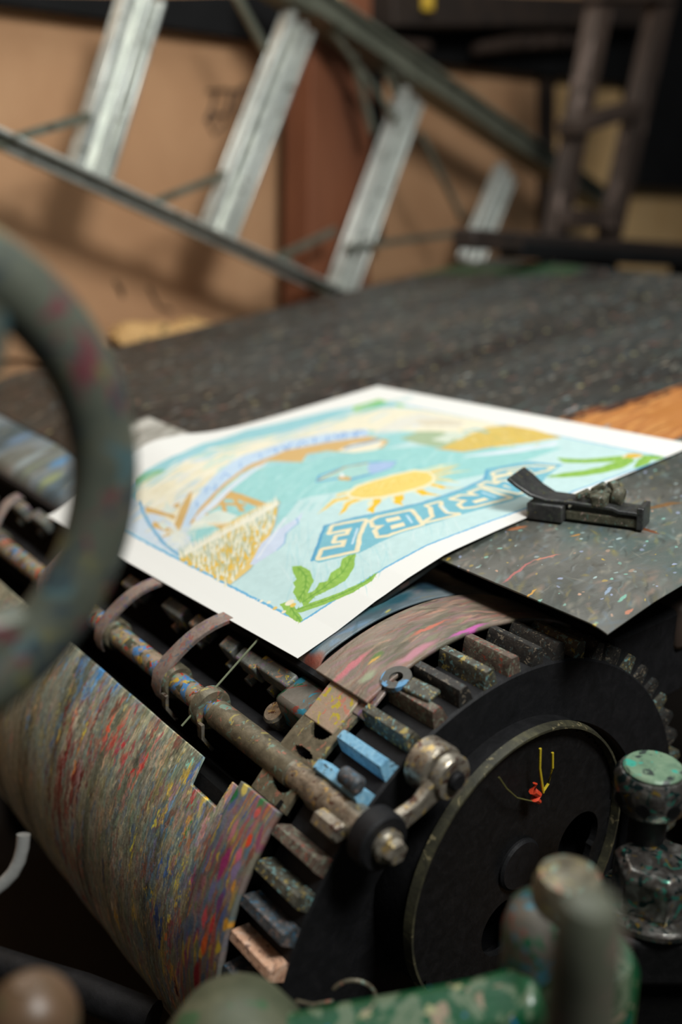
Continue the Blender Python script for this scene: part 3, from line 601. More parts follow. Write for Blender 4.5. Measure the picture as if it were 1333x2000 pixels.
# palms
G1 = (150, 196, 84); G2 = (118, 172, 66); G3 = (176, 212, 110)
def frond(outline, spine, n, jit):
    PP(outline, G1)
    pts = np.array(spine, float)
    for k in range(n):
        t = (k+.5)/n * (len(pts)-1); i = int(t); p = pts[i] + (pts[i+1]-pts[i])*(t-i); d = pts[i+1]-pts[i]; d = d/np.hypot(*d)
        for sgn in (-1, 1):
            e = p + d*jit*.7 + np.array([-d[1], d[0]])*sgn*jit; LL([tuple(p), tuple(e)], .0035, (G3 if (k % 2) else G2), .7, True)
    LL(spine, .0028, G2)
frond(C3([(880, 922), (930, 918), (975, 945), (995, 1000), (965, 1060), (925, 1115), (885, 1060), (900, 1030), (885, 1010), (905, 990), (890, 960)]), C3([(915, 930), (955, 975), (950, 1040), (915, 1100)]), 14, 9)
frond(C3([(930, 1100), (960, 1065), (1000, 1048), (1025, 1010), (1065, 1000), (1085, 955), (1130, 930), (1140, 890), (1190, 862), (1218, 850), (1205, 930), (1160, 1000), (1100, 1035), (1000, 1080), (945, 1140)]), C3([(935, 1110), (1040, 1040), (1140, 960), (1200, 870)]), 18, 9)
frond(C3([(880, 1160), (960, 1120), (1050, 1088), (1150, 1050), (1250, 1005), (1333, 955), (1300, 1000), (1200, 1060), (1050, 1122), (930, 1165)]), C3([(900, 1150), (1060, 1100), (1200, 1040), (1320, 970)]), 16, 5)
frond(C3([(822, 1120), (880, 1095), (905, 1150), (940, 1205), (922, 1218), (870, 1190), (835, 1150)]), C3([(860, 1110), (890, 1160), (925, 1210)]), 8, 8)
frond(C6([(428, 72), (520, 80), (620, 84), (760, 72), (900, 58), (1010, 50), (960, 100), (800, 104), (640, 112), (480, 108)]), C6([(440, 84), (620, 98), (820, 86), (960, 72)]), 16, 4)
frond(C6([(350, 212), (480, 182), (620, 165), (750, 138), (860, 100), (960, 84), (1000, 92), (900, 150), (760, 184), (600, 208), (470, 216)]), C6([(370, 208), (600, 186), (800, 150), (960, 92)]), 16, 4)
frond(C6([(980, 150), (1010, 90), (1060, 62), (1110, 90), (1085, 120), (1030, 140)]), C6([(1000, 140), (1050, 90), (1090, 80)]), 8, 4)
frond(C6([(1040, 55), (1120, 55), (1210, 68), (1150, 90), (1070, 85)]), C6([(1050, 66), (1190, 70)]), 6, 3)
PP(C6([(920, 60), (935, 45), (990, 40), (1040, 48), (1050, 62), (990, 76), (930, 72)]), (232, 190, 76)); PP(C6([(892, 66), (915, 55), (935, 65), (915, 78)]), (246, 226, 170))
for (x, y, r, c_) in ((870, 1112, 24, (248, 240, 214)), (888, 1126, 16, (240, 204, 96)), (760, 1112, 12, (250, 240, 210)), (722, 1104, 10, (250, 244, 224)), (795, 1140, 13, (240, 206, 120)), (838, 1160, 12, (250, 236, 200)), (700, 1098, 6, (220, 230, 226))):
    q = Q(*C3([(x, y)])[0]); cv.streak(q[0], q[1], r/2600, r/3000, .3, c_, 1, .15)
# sun
for l in ([(225, 232), (170, 245), (150, 262)], [(215, 262), (150, 275), (95, 315), (50, 345)], [(285, 262), (215, 290), (190, 330), (165, 350)], [(380, 262), (340, 290), (340, 325), (310, 340)], [(470, 250), (460, 275), (500, 300)], [(575, 222), (610, 245), (700, 252)], [(640, 190), (700, 210), (730, 208)], [(660, 165), (730, 170), (800, 185)], [(655, 150), (740, 130), (860, 118)], [(640, 130), (740, 105), (800, 88)], [(620, 122), (700, 95), (790, 82)]):
    LL(C5(l), .030, (250, 238, 190), .5, True)
for l, w in (([(225, 232), (170, 245), (150, 262)], .010), ([(215, 262), (150, 275), (95, 315), (55, 342)], .014), ([(285, 262), (215, 290), (190, 325), (165, 348)], .016), ([(640, 190), (690, 205), (730, 212)], .014), ([(660, 165), (730, 168), (800, 185)], .008), ([(655, 150), (740, 130), (860, 120)], .008), ([(640, 132), (740, 108), (800, 88)], .014), ([(700, 205), (770, 212), (840, 208)], .005)): LL(C5(l), w, (247, 206, 92), .95, True)
for l in ([(385, 262), (345, 266), (345, 300), (310, 325), (350, 345), (352, 315), (382, 290)], [(500, 245), (452, 256), (460, 280), (448, 288), (505, 305), (492, 285), (505, 268)], [(600, 218), (565, 226), (598, 250), (628, 246), (700, 252), (625, 232)], [(650, 188), (660, 196), (700, 215), (730, 212), (700, 198)], [(165, 350), (185, 318), (215, 308), (200, 330)]): PP(C5(l), (248, 202, 52))
PP(C5([(200, 240), (250, 200), (330, 172), (450, 138), (560, 114), (630, 122), (672, 150), (665, 180), (620, 208), (500, 242), (380, 268), (280, 272), (215, 262)]), (250, 240, 200))
PP(C5([(222, 240), (262, 208), (340, 180), (450, 148), (560, 124), (625, 130), (655, 152), (648, 176), (610, 198), (500, 230), (380, 256), (285, 262), (232, 254)]), (246, 218, 120))
for k in range(60):
    x = RNG.uniform(250, 630); y = 240 - (x-230)*.24 + RNG.uniform(-16, 16); LL(C5([(x, y), (x+7, y-9)]), .002, [(240, 196, 70), (252, 236, 170)][k % 2], .6)
# the word, upside down on its band
PP(C5([(28, 572), (95, 400), (330, 352), (600, 288), (800, 222), (925, 165), (938, 115), (1150, 76), (1325, 92), (1245, 155), (1195, 225), (1060, 280), (800, 352), (610, 412), (400, 482), (270, 540), (60, 585)]), (130, 196, 212))
for l, s_ in (([(28, 572), (95, 400), (330, 352), (600, 288), (800, 222), (925, 165), (938, 115), (1150, 76), (1325, 92)], 1),): LL(C5(l), .006, (92, 168, 206))
glyph = {'E': [[(0, 0), (1, 0), (1, .24), (.38, .20), (.38, .42), (.72, .42), (.72, .58), (.38, .58), (.38, .80), (1, .76), (1, 1), (0, 1), (.06, .5)]],
 'B': [[(0, 0), (.8, 0), (1, .12), (1, .38), (.8, .5), (1, .62), (1, .88), (.8, 1), (0, 1)]], 'I': [[(0, 0), (1, 0), (.72, .2), (.72, .8), (1, 1), (0, 1), (.28, .8), (.28, .2)]],
 'R': [[(0, 0), (.35, 0), (.35, .35), (.7, 0), (1, 0), (.75, .45), (1, .6), (1, .88), (.8, 1), (0, 1)]], 'A': [[(0, 0), (.28, 0), (.38, .25), (.62, .25), (.72, 0), (1, 0), (.65, 1), (.35, 1)]],
 'C': [[(.2, 0), (.8, 0), (1, .15), (1, .36), (.72, .36), (.7, .22), (.34, .22), (.34, .78), (.7, .78), (.72, .64), (1, .64), (1, .85), (.8, 1), (.2, 1), (0, .8), (0, .2)]]}
holes = {'B': [[(.34, .18), (.68, .18), (.68, .4), (.34, .4)], [(.34, .6), (.68, .6), (.68, .82), (.34, .82)]], 'R': [[(.34, .58), (.68, .58), (.68, .8), (.34, .8)]], 'A': [[(.43, .42), (.57, .42), (.5, .72)]]}
quads = {'E': [(300, 378), (140, 402), (66, 562), (252, 528)], 'B': [(540, 330), (335, 372), (378, 470), (596, 402)], 'I': [(690, 286), (630, 302), (622, 388), (782, 348)], 'R': [(905, 215), (758, 268), (822, 320), (1050, 262)],
         'A': [(1010, 150), (905, 195), (1050, 246), (1180, 222)], 'C': [(1180, 94), (972, 126), (990, 182), (1300, 104)]}
for ch, qd in quads.items():
    BL, BR, TR, TL = [np.array(Q(*C5([p])[0])) for p in qd]
    mp = lambda p: tuple(BL*(1-p[0])*(1-p[1]) + BR*p[0]*(1-p[1]) + TR*p[0]*p[1] + TL*(1-p[0])*p[1])
    for g in glyph[ch]:
        cen = np.array((.5, .5)); P_ = [mp(p) for p in g]
        cv.line(P_ + [P_[0]], .0150, (248, 236, 200)); cv.poly(P_, (112, 186, 210)); cv.line(P_ + [P_[0]], .003, (236, 226, 190))
    for g in holes.get(ch, []): cv.poly([mp(p) for p in g], (248, 236, 200))
    a, b = mp((.16, .25)), mp((.16, .75)); cv.line([a, b], .004, (214, 236, 246), .9)
grain = (fnoise(cv.ny, cv.nx, 90, 100, 3) - .5)[..., None]
ins = (np.abs(cv.a - np.array((248, 247, 242))/255).sum(-1) > .02)[..., None]
cv.a = np.clip(cv.a + grain * .05 * ins, 0, 1) * .915
printo = surface('printed_poster', cv, lambda X, Y: (lambda xy: (xy[0], xy[1], zpap(xy[0], xy[1]) + .0065*(xy[0] > 1.0)*np.clip((xy[0]-1.0)/.15, 0, 1)))(pxy(X, Y)), poster_m, None, .0012)
tag(printo, 'white bordered print of a sunny bay with palms, held on the drum and table', 'poster')

# ================================================================== THE DRUM
AR = oncyl(585, 1283)[1]; AL = oncyl(390, 1470)[1]; EDGE = AL
dr = empty('press_drum', (XC, 2.0, ZC - .46), 'big ink-crusted press drum with toothed ring at its near end', 'press drum')
# iron core with the gripper gap cut out
m = MB(); m.sector(.02, RD-.008, AL+3-360, AR-1, 1.06, 3.10, 90); m.sector(.02, .30, AR-1, AL+3, 1.06, 3.10, 8); m.build('drum_core', pure_dark, dr)
m = MB(); m.cyl((XC, .93, ZC), (XC, 3.3, ZC), .05); m.build('axle', pure_dark, dr)
# caked sheet on the left flank
SY0, SY1 = 1.075, 3.10; A0, A1 = AL, 268
arcL = math.radians(A1 - A0) * RD
NX = 640
# axial samples are denser near the camera
yy = np.concatenate([np.linspace(SY0, 1.9, 1000), np.linspace(1.9, SY1, 500)[1:]]); NY = len(yy)
cv = Canvas(arcL, SY1-SY0, NX, NY, .007, 45)
cv.Y = cv.Y * 0 + (yy - SY0)[:, None] + (fnoise(NY, NX, 130, 26) - .5) * .016
def wincyl(x0, x1, y0, y1, cv=cv):
    mm = .01; i0 = int(max(0, (x0-mm)/cv.w*(cv.nx-1))); i1 = int(min(cv.nx, (x1+mm)/cv.w*(cv.nx-1)+2)); j0 = int(np.searchsorted(yy-SY0, y0-mm)); j1 = int(np.searchsorted(yy-SY0, y1+mm))
    return (slice(j0, j1), slice(i0, i1)) if i1 > i0 and j1 > j0 else None
cv.win = wincyl
cv.base([(62, 66, 58), (92, 98, 84), (130, 126, 108), (108, 118, 108), (150, 142, 126)], 7, 6, (.5, 3))
gen = [(110, 128, 108), (156, 150, 122), (130, 110, 96), (184, 168, 140), (92, 116, 130), (150, 104, 98), (112, 116, 70), (80, 76, 64), (176, 140, 100), (120, 144, 136), (64, 60, 50), (160, 120, 126), (196, 186, 160), (74, 98, 128)]
zones = [  # y centre, spread, palette
 (1.10, .030, [(150, 96, 104), (122, 112, 140), (140, 60, 100), (176, 110, 96), (110, 100, 130), (90, 120, 150), (170, 84, 76)]),
 (1.14, .035, [(88, 120, 140), (96, 104, 130), (150, 84, 70), (206, 170, 60), (120, 126, 100), (180, 120, 70), (66, 92, 150)]),
 (1.20, .05, [(70, 96, 120), (96, 120, 116), (110, 120, 90), (196, 160, 60), (120, 70, 60), (84, 100, 116)]),
 (1.30, .07, [(96, 116, 92), (110, 96, 90), (84, 104, 116), (132, 120, 90), (120, 84, 80)]),
 (1.42, .06, [(150, 96, 80), (120, 110, 76), (160, 120, 90), (90, 100, 80), (100, 110, 120)]),
 (1.54, .035, [(120, 32, 34), (96, 26, 28), (140, 50, 44), (84, 50, 44)]),
 (1.62, .06, [(66, 110, 160), (90, 120, 150), (150, 130, 80), (120, 130, 110), (160, 110, 90)]),
 (1.80, .15, [(84, 100, 100), (110, 110, 86), (150, 120, 70), (90, 96, 110)]),
 (2.4, .4, [(84, 96, 96), (110, 110, 86), (90, 80, 76)])]
def streaks(n, choose, Ls, ws, al, jitter=.09):
    for k in range(n):
        x = RNG.random() * cv.w; y, col = choose()
        if y < SY0 or y > SY1: continue
        cv.streak(x, y - SY0, RNG.uniform(*Ls), RNG.uniform(*ws), RNG.normal(0, jitter), col, RNG.uniform(*al), .7)
def ch_gen(): return SY0 + RNG.random()**1.6 * (SY1-SY0), gen[RNG.integers(len(gen))]
def ch_zone():
    z = zones[RNG.choice(len(zones), p=[.15, .16, .17, .15, .12, .08, .08, .05, .04])]; return RNG.normal(z[0], z[1]), z[2][RNG.integers(len(z[2]))]
streaks(2600, ch_gen, (.008, .034), (.0022, .008), (.3, .85), .13)
streaks(2300, ch_zone, (.008, .040), (.0024, .009), (.3, .8), .12)
streaks(1300, ch_gen, (.004, .014), (.0012, .004), (.4, .9), .25)
def CP(px, py): P, a = oncyl(px, py); return math.radians(a - A0) * RD, P[1] - SY0
def dab(px, py, L, w, col, al=.95, ang=0): x, y = CP(px, py); cv.streak(x, y, L, w, ang, col, al, .5)
for (x, y, L, w, c_) in [(120, 1530, .085, .016, (98, 18, 22)), (135, 1480, .05, .010, (120, 30, 30)), (120, 1590, .05, .014, (84, 16, 22)), (165, 1440, .045, .006, (222, 190, 72)), (150, 1500, .045, .005, (226, 120, 50)), (118, 1440, .035, .003, (206, 176, 70)), (105, 1500, .03, .004, (200, 160, 60)),
        (265, 1500, .022, .012, (186, 44, 46)), (285, 1490, .018, .010, (196, 58, 60)), (200, 1380, .022, .008, (176, 60, 48)), (245, 1455, .02, .010, (170, 50, 56)), (215, 1425, .03, .007, (206, 84, 60)), (200, 1310, .022, .02, (62, 124, 176)), (175, 1340, .02, .012, (84, 140, 180)), (190, 1360, .02, .006, (210, 110, 80)), (120, 1380, .02, .004, (226, 196, 90)),
        (140, 1355, .018, .003, (214, 180, 80)), (60, 1440, .03, .006, (70, 110, 150)), (60, 1400, .02, .006, (90, 130, 170)), (150, 1400, .03, .010, (214, 120, 90)), (250, 1380, .02, .004, (190, 160, 90)),
        (460, 1560, .022, .010, (30, 110, 66)), (515, 1570, .016, .006, (60, 120, 76)), (490, 1545, .015, .008, (216, 190, 96)), (440, 1600, .02, .012, (176, 140, 130)), (520, 1600, .02, .010, (196, 84, 80)), (500, 1640, .02, .008, (222, 70, 44)), (470, 1620, .03, .012, (196, 110, 120)),
        (450, 1680, .05, .010, (150, 40, 96)), (425, 1700, .06, .010, (120, 112, 150)), (465, 1660, .04, .012, (140, 130, 160)), (480, 1670, .02, .008, (196, 70, 100)), (415, 1650, .05, .010, (170, 110, 110)), (435, 1740, .05, .008, (120, 44, 100)), (400, 1720, .06, .010, (110, 126, 144)), (400, 1620, .03, .006, (150, 170, 180)),
        (360, 1700, .02, .006, (222, 196, 60)), (345, 1720, .02, .005, (216, 190, 70)), (370, 1740, .018, .005, (206, 190, 60)), (350, 1760, .02, .006, (200, 170, 60)), (300, 1745, .03, .004, (200, 170, 40)), (260, 1680, .02, .005, (200, 190, 70)), (265, 1640, .02, .006, (206, 190, 70)), (310, 1600, .012, .008, (224, 200, 70)),
        (290, 1750, .018, .004, (206, 180, 50)), (285, 1690, .02, .012, (80, 100, 112)), (310, 1790, .06, .012, (40, 66, 120)), (320, 1680, .03, .008, (66, 96, 150)), (318, 1830, .05, .010, (30, 60, 120)), (345, 1560, .06, .006, (100, 130, 156)), (240, 1700, .05, .008, (84, 110, 126)), (205, 1700, .06, .010, (70, 76, 90)), (215, 1620, .05, .008, (90, 104, 110)),
        (405, 1830, .03, .010, (226, 90, 40)), (412, 1850, .02, .008, (238, 110, 46)), (400, 1790, .03, .010, (206, 70, 70)), (420, 1780, .02, .006, (226, 80, 70)), (330, 1830, .015, .006, (226, 110, 50)), (395, 1880, .04, .010, (150, 24, 34)), (370, 1900, .05, .012, (100, 20, 26)), (385, 1950, .05, .012, (90, 14, 28)), (350, 1930, .05, .010, (60, 14, 16)), (440, 1860, .02, .006, (214, 180, 60)),
        (360, 1640, .02, .006, (180, 90, 50)), (368, 1625, .014, .008, (40, 110, 66)), (380, 1560, .03, .008, (170, 60, 60)), (350, 1500, .03, .006, (110, 140, 160)), (375, 1490, .015, .010, (120, 170, 150)), (300, 1420, .025, .010, (150, 140, 100)), (340, 1450, .02, .010, (176, 130, 90)), (260, 1560, .05, .008, (110, 130, 110)), (180, 1560, .05, .006, (60, 50, 40))]: dab(x, y, L*.62, w*.62, c_)
for (px, py, sx, sy, n_, pal_) in ((195, 1320, 34, 40, 46, [(70, 130, 186), (96, 150, 196), (60, 104, 160)]), (130, 1530, 24, 60, 40, [(96, 20, 24), (120, 34, 34), (70, 18, 20)]), (300, 1450, 70, 40, 60, [(170, 160, 130), (150, 150, 116), (190, 150, 120), (130, 150, 130)]), (230, 1620, 40, 60, 50, [(96, 116, 100), (84, 104, 124), (110, 130, 110)]),
        (330, 1720, 26, 70, 40, [(60, 90, 140), (96, 120, 140), (70, 110, 130)]), (250, 1430, 36, 50, 34, [(176, 70, 60), (196, 110, 90), (160, 56, 70)]), (395, 1620, 40, 50, 50, [(160, 120, 116), (176, 130, 110), (120, 130, 100), (140, 110, 130)]), (425, 1720, 22, 60, 36, [(130, 124, 160), (150, 60, 110), (170, 110, 120), (110, 130, 150)]), (70, 1450, 40, 50, 40, [(84, 120, 140), (120, 130, 110), (150, 140, 90)])):
    for _k in range(n_): dab(RNG.normal(px, sx), RNG.normal(py, sy), RNG.uniform(.008, .026), RNG.uniform(.0025, .006), pal_[RNG.integers(len(pal_))], RNG.uniform(.4, .8))
for k in range(150):
    cx_, cy_, sx_, sy_, c_ = [(355, 1730, 22, 50, (214, 190, 64)), (285, 1700, 30, 60, (196, 176, 66)), (300, 1600, 60, 40, (170, 160, 100)), (120, 1430, 40, 50, (206, 176, 84)), (420, 1840, 14, 30, (230, 120, 50)), (200, 1330, 26, 26, (72, 128, 176)), (250, 1440, 50, 50, (180, 100, 70)), (440, 1620, 40, 30, (150, 150, 120))][k % 8]
    dab(RNG.normal(cx_, sx_), RNG.normal(cy_, sy_), RNG.uniform(.002, .008), RNG.uniform(.0008, .0022), c_, .75)
rim = RNG.random(40)
# ragged, smeared edges: resample the paint through a fine displacement
di = (fnoise(NY, NX, 420, 90, 2) - .5) * 22 + (fnoise(NY, NX, 120, 30, 3) - .5) * 26; dj = (fnoise(NY, NX, 300, 150, 2) - .5) * 16
jj, ii = np.meshgrid(np.arange(NY), np.arange(NX), indexing='ij')
cv.a = cv.a[np.clip(jj + dj, 0, NY-1).astype(int), np.clip(ii + di, 0, NX-1).astype(int)]
cv.a = np.clip(cv.a * (1.0 + (fnoise(NY, NX, 500, 120, 2) - .5)[..., None] * .5) * 1.28, 0, 1)
def drumpos(X, Y):
    y = np.interp(Y, np.linspace(0, 1, NY), yy); a = A0 + X*(A1-A0); lo = np.clip((.052 - (y - SY0)) / .01, 0, 1) * 0
    nt = np.clip((y - 1.115)/.005, 0, 1) * np.clip((1.20 - y)/.005, 0, 1)          # notch at the near corner
    a = np.maximum(a, A0 + 5.2*nt); t = np.radians(a); r = RD + .0012*np.sin(37*y)*np.cos(9*t) 
    return XC + r*np.cos(t), y, ZC + r*np.sin(t)
surface('ink_crusted_sheet', cv, drumpos, drum_m, dr, .004)
# near ring of the drum on the left, painted the same way
cvr = Canvas(arcL, .09, 640, 70, .004, 60); cvr.base([(84, 80, 70), (120, 108, 100), (140, 120, 118), (110, 112, 104)], 8, 5); cv_old = cv; cv = cvr
RY0 = .992
for k in range(900):
    z = zones[RNG.integers(3)]; cvr.streak(RNG.random()*cvr.w, RNG.random()*cvr.h, RNG.uniform(.008, .035), RNG.uniform(.0015, .006), RNG.normal(0, .1), z[2][RNG.integers(len(z[2]))], RNG.uniform(.4, .9))
def dab2(px, py, L, w, col):
    P, a = oncyl(px, py, RD+.004); cvr.streak(math.radians(a-AL+1.4)*RD, P[1]-RY0, L, w, 0, col, .95, .4)
for (x, y, L, w, c_) in [(470, 1558, .012, .009, (26, 112, 62)), (522, 1572, .010, .006, (60, 124, 76)), (492, 1548, .010, .008, (220, 196, 100)), (515, 1590, .012, .006, (206, 90, 84)), (500, 1645, .012, .006, (228, 72, 44)), (480, 1670, .014, .006, (206, 100, 130)), (452, 1690, .03, .008, (150, 40, 100)), (470, 1625, .02, .006, (190, 120, 124)), (445, 1760, .02, .006, (110, 60, 110)), (475, 1700, .02, .008, (140, 120, 160)),
        (470, 1730, .012, .005, (220, 150, 60)), (430, 1800, .02, .006, (206, 60, 60)), (415, 1840, .02, .008, (234, 100, 40)), (440, 1845, .012, .006, (220, 190, 60)), (455, 1800, .012, .006, (226, 160, 50)), (400, 1900, .03, .008, (140, 20, 40)), (430, 1740, .02, .006, (110, 110, 150)), (415, 1790, .02, .006, (214, 80, 90))]: dab2(x, y, L, w, c_)
def ringpos(X, Y): t = np.radians(AL-1.4 + X*(A1-AL+1.4)); y = RY0 + Y*.095; r = RD + .004; return XC + r*np.cos(t), y, ZC + r*np.sin(t)
o = surface('end_ring', cvr, ringpos, drum_m, dr, .012)
# blanket over the right of the gap: blue-green paint
BY0 = 1.135
cvb = Canvas(1.15, 1.9, 520, 900, .005, 40); cvb.base([(64, 84, 90), (96, 112, 120), (126, 136, 140), (100, 106, 100), (130, 130, 124)], 4, 6, (1, 1.4))
bp = [(70, 110, 130), (110, 140, 166), (140, 160, 176), (140, 156, 120), (110, 126, 112), (160, 150, 124), (70, 96, 106), (90, 96, 96), (150, 140, 140), (90, 126, 160)]
for k in range(2200): cvb.streak(RNG.random()*1.15, RNG.random()**1.3*1.9, RNG.uniform(.006, .05), RNG.uniform(.002, .008), RNG.normal(.1, .25), bp[RNG.integers(len(bp))], RNG.uniform(.2, .65))
def BP_(px, py): P, a = oncyl(px, py); return (AR - a) * math.pi/180*RD, P[1] - BY0
for (x, y, L, w, c_) in [(835, 1190, .012, .007, (220, 196, 50)), (760, 1200, .01, .004, (206, 190, 90)), (640, 1240, .016, .006, (150, 150, 70)), (740, 1185, .05, .02, (60, 110, 120)), (780, 1175, .05, .016, (40, 90, 104)), (700, 1210, .02, .006, (140, 160, 160)), (840, 1150, .06, .03, (24, 50, 66)), (700, 1170, .08, .03, (44, 74, 80)), (720, 1245, .02, .006, (170, 180, 170)), (620, 1290, .02, .02, (176, 96, 76)), (602, 1285, .015, .02, (160, 74, 60)), (660, 1285, .03, .008, (150, 110, 90)), (120, 905, .05, .03, (80, 140, 190)), (100, 940, .05, .03, (150, 160, 110)), (40, 860, .06, .04, (110, 140, 170)), (70, 830, .05, .03, (120, 140, 150)), (60, 900, .08, .03, (150, 165, 170))]: q = BP_(x, y); cvb.streak(q[0], q[1], L, w, .2, c_, .8, .6)
def blpos(X, Y):
    s = X*1.15; a = AR - np.degrees(s / RD); r = RD + .002 - .018*np.clip(1 - s/.03, 0, 1)**2; t = np.radians(a); return XC + r*np.cos(t), BY0 + (1-Y)*0 + Y*1.9, ZC + r*np.sin(t)
surface('blanket', cvb, blpos, drum_m, dr, -.004)
# near sector plate right of the gap: pinkish, with tongue
cvp = Canvas(1.1, .125, 560, 76, .005, 50); cvp.base([(92, 84, 72), (120, 106, 94), (136, 120, 108), (104, 100, 86)], 7, 5)
sp = [(150, 104, 88), (140, 96, 96), (150, 110, 120), (130, 130, 104), (160, 140, 120), (110, 104, 80), (84, 76, 60), (190, 140, 120)]
for k in range(900): cvp.streak(RNG.random()*1.1, RNG.random()*.125, RNG.uniform(.006, .04), RNG.uniform(.0015, .005), RNG.normal(.0, .15), sp[RNG.integers(len(sp))], RNG.uniform(.2, .6))
def SPp(px, py): P, a = oncyl(px, py, RD+.002); return (AR+1 - a) * math.pi/180*RD, P[1] - .993
for (x, y, L, w, c_) in [(915, 1240, .05, .007, (196, 96, 172)), (950, 1238, .03, .006, (210, 130, 190)), (815, 1282, .05, .010, (186, 124, 140)), (690, 1310, .05, .008, (196, 110, 120)), (840, 1235, .05, .005, (200, 110, 90)), (740, 1290, .016, .008, (90, 120, 60)), (735, 1298, .016, .004, (210, 160, 70)), (720, 1330, .02, .010, (150, 160, 130)), (860, 1290, .02, .01, (160, 150, 130)), (1055, 1270, .006, .012, (90, 200, 200))]: q = SPp(x, y); cvp.streak(q[0], q[1], L, w, 0, c_, .9, .5)
def sppos(X, Y):
    s = X*1.1; t = np.radians(AR+1 - np.degrees(s/RD)); r = RD + .003; return XC + r*np.cos(t), .993 + Y*.125, ZC + r*np.sin(t)
surface('sector_plate', cvp, sppos, drum_m, dr, -.008)
# bracket bridging the gap at the near end, with slots
def gapbracket():
    p0 = cyang(RD-.006, AL-1.3, 0); p1 = cyang(RD-.006, AR+.5, 0); d = (p1-p0); L = np.linalg.norm(d); d = d/L; nn = np.array([-d[2], 0, d[0]]); nn = nn if nn[2] > 0 else -nn
    me = bpy.data.meshes.new('b'); bm = bmesh.new(); nx, nyy = 110, 40; grid = {}
    ys = [1.0 + .085*j/nyy for j in range(nyy+1)]
    def solid(i, j):
        u = (i+.5)/nx*L; v = (j+.5)/nyy
        for (cu, hw) in ((.035, .016), (.085, .007), (.130, .018)):
            if ((u-cu)/hw)**2 + ((v-.42)/.26)**2 < 1: return False
        return True
    V = []; Fc = []
    def vid(i, j, k):
        key = (i, j, k)
        if key not in grid:
            u = i/nx*L; P = p0 + d*u + nn*(.010*math.sin(math.pi*i/nx)) - nn*(.008*k); P = np.array([P[0], ys[j], P[2]]); grid[key] = len(V); V.append(P)
        return grid[key]
    for i in range(nx):
        for j in range(nyy):
            if not solid(i, j): continue
            Fc.append((vid(i, j, 0), vid(i+1, j, 0), vid(i+1, j+1, 0), vid(i, j+1, 0))); Fc.append((vid(i, j, 1), vid(i, j+1, 1), vid(i+1, j+1, 1), vid(i+1, j, 1)))
            for (di, dj, a, b) in ((-1, 0, (i, j), (i, j+1)), (1, 0, (i+1, j), (i+1, j+1)), (0, -1, (i, j), (i+1, j)), (0, 1, (i, j+1), (i+1, j+1))):
                ii, jj = i+di, j+dj
                if ii < 0 or jj < 0 or ii >= nx or jj >= nyy or not solid(ii, jj): Fc.append((vid(*a, 0), vid(*b, 0), vid(*b, 1), vid(*a, 1)))
    return V, Fc, d, nn, p0, L
V, Fc, bd, bn, bp0, bL = gapbracket()
o = link('gap_bracket', W(np.array(V)), Fc, olive_steel, dr); tag(o, 'olive bracket with oval slots')
m = MB(); c = bp0 + bd*bL/2 - bn*.05; m.box((c[0], 1.016, c[2]), bd*bL/2, (0, .004, 0), bn*.052); m.build('bracket_web', pure_dark, dr, smooth=0)
m = MB(); c = bp0 + bd*bL*.83 + bn*.006; m.box((c[0], 1.048, c[2]), bd*bL*.17, (0, .036, 0), bn*.004); m.build('bracket_cap', paint('pink_cap', [(150, 140, 110), (176, 150, 130), (140, 150, 120)], [((190, 170, 60), 0.0), ((196, 130, 110), 0.0)], 24, .45, .1, 50), dr, bev=.002)
m = MB(); p = cyang(RD-.005, AR, 1.0); m.box((p[0]-.0, 1.03, p[2]+.004), bd*.03, (0, .045, 0), bn*.003); m.build('tongue', pinkish, dr, bev=.002)
# row of paint-caked blocks under the paper edge, and the slotted strip
def gx(px, py, r=.46): return oncyl(px, py, r)[0]
m = MB(); m.sector(RD-.035, RD-.010, AR-.6, AR+1.2, 1.10, 3.0, 1); m.build('clamp_strip', grease, dr, smooth=0)
blocks = [(175, 1120), (262, 1143), (345, 1190), (392, 1220), (452, 1262), (490, 1290), (535, 1310), (558, 1325), (40, 990), (80, 1012), (-30, 960), (200, 1108)]
for i, (px, py) in enumerate(sorted(blocks)):
    P = oncyl(px, py, RD-.03)[0]; w = [.020, .030, .036, .022][i % 4]; m = MB()
    a = nrm([P[0]-XC, 0, P[2]-ZC]); t = np.array([-a[2], 0, a[0]]); c = np.array([XC, P[1], ZC]) + a*(RD-.042) + t*0
    m.box(c, a*.020, (0, w*1.0, 0), t*.014); m.build('clamp_block', blockm, dr, bev=.004)
    m = MB(); m.cyl(c + t*.014 - a*.02, c + t*.026 - a*.02, .010, n=10); m.build('clamp_screw', blockm, dr)
# small ragged tabs along the strip
for (px, py) in ((262, 1105), (300, 1130), (405, 1192)):
    P = oncyl(px, py, RD-.008)[0]; m = MB(); a = nrm([P[0]-XC, 0, P[2]-ZC]); m.prism([P, P + np.array([0, .05, 0]), P + np.array([0, .03, 0]) + a*.018, P + np.array([0, .01, 0]) + a*.004], (-.003, 0, .002)); m.build('ragged_tab', grease, dr, smooth=0)
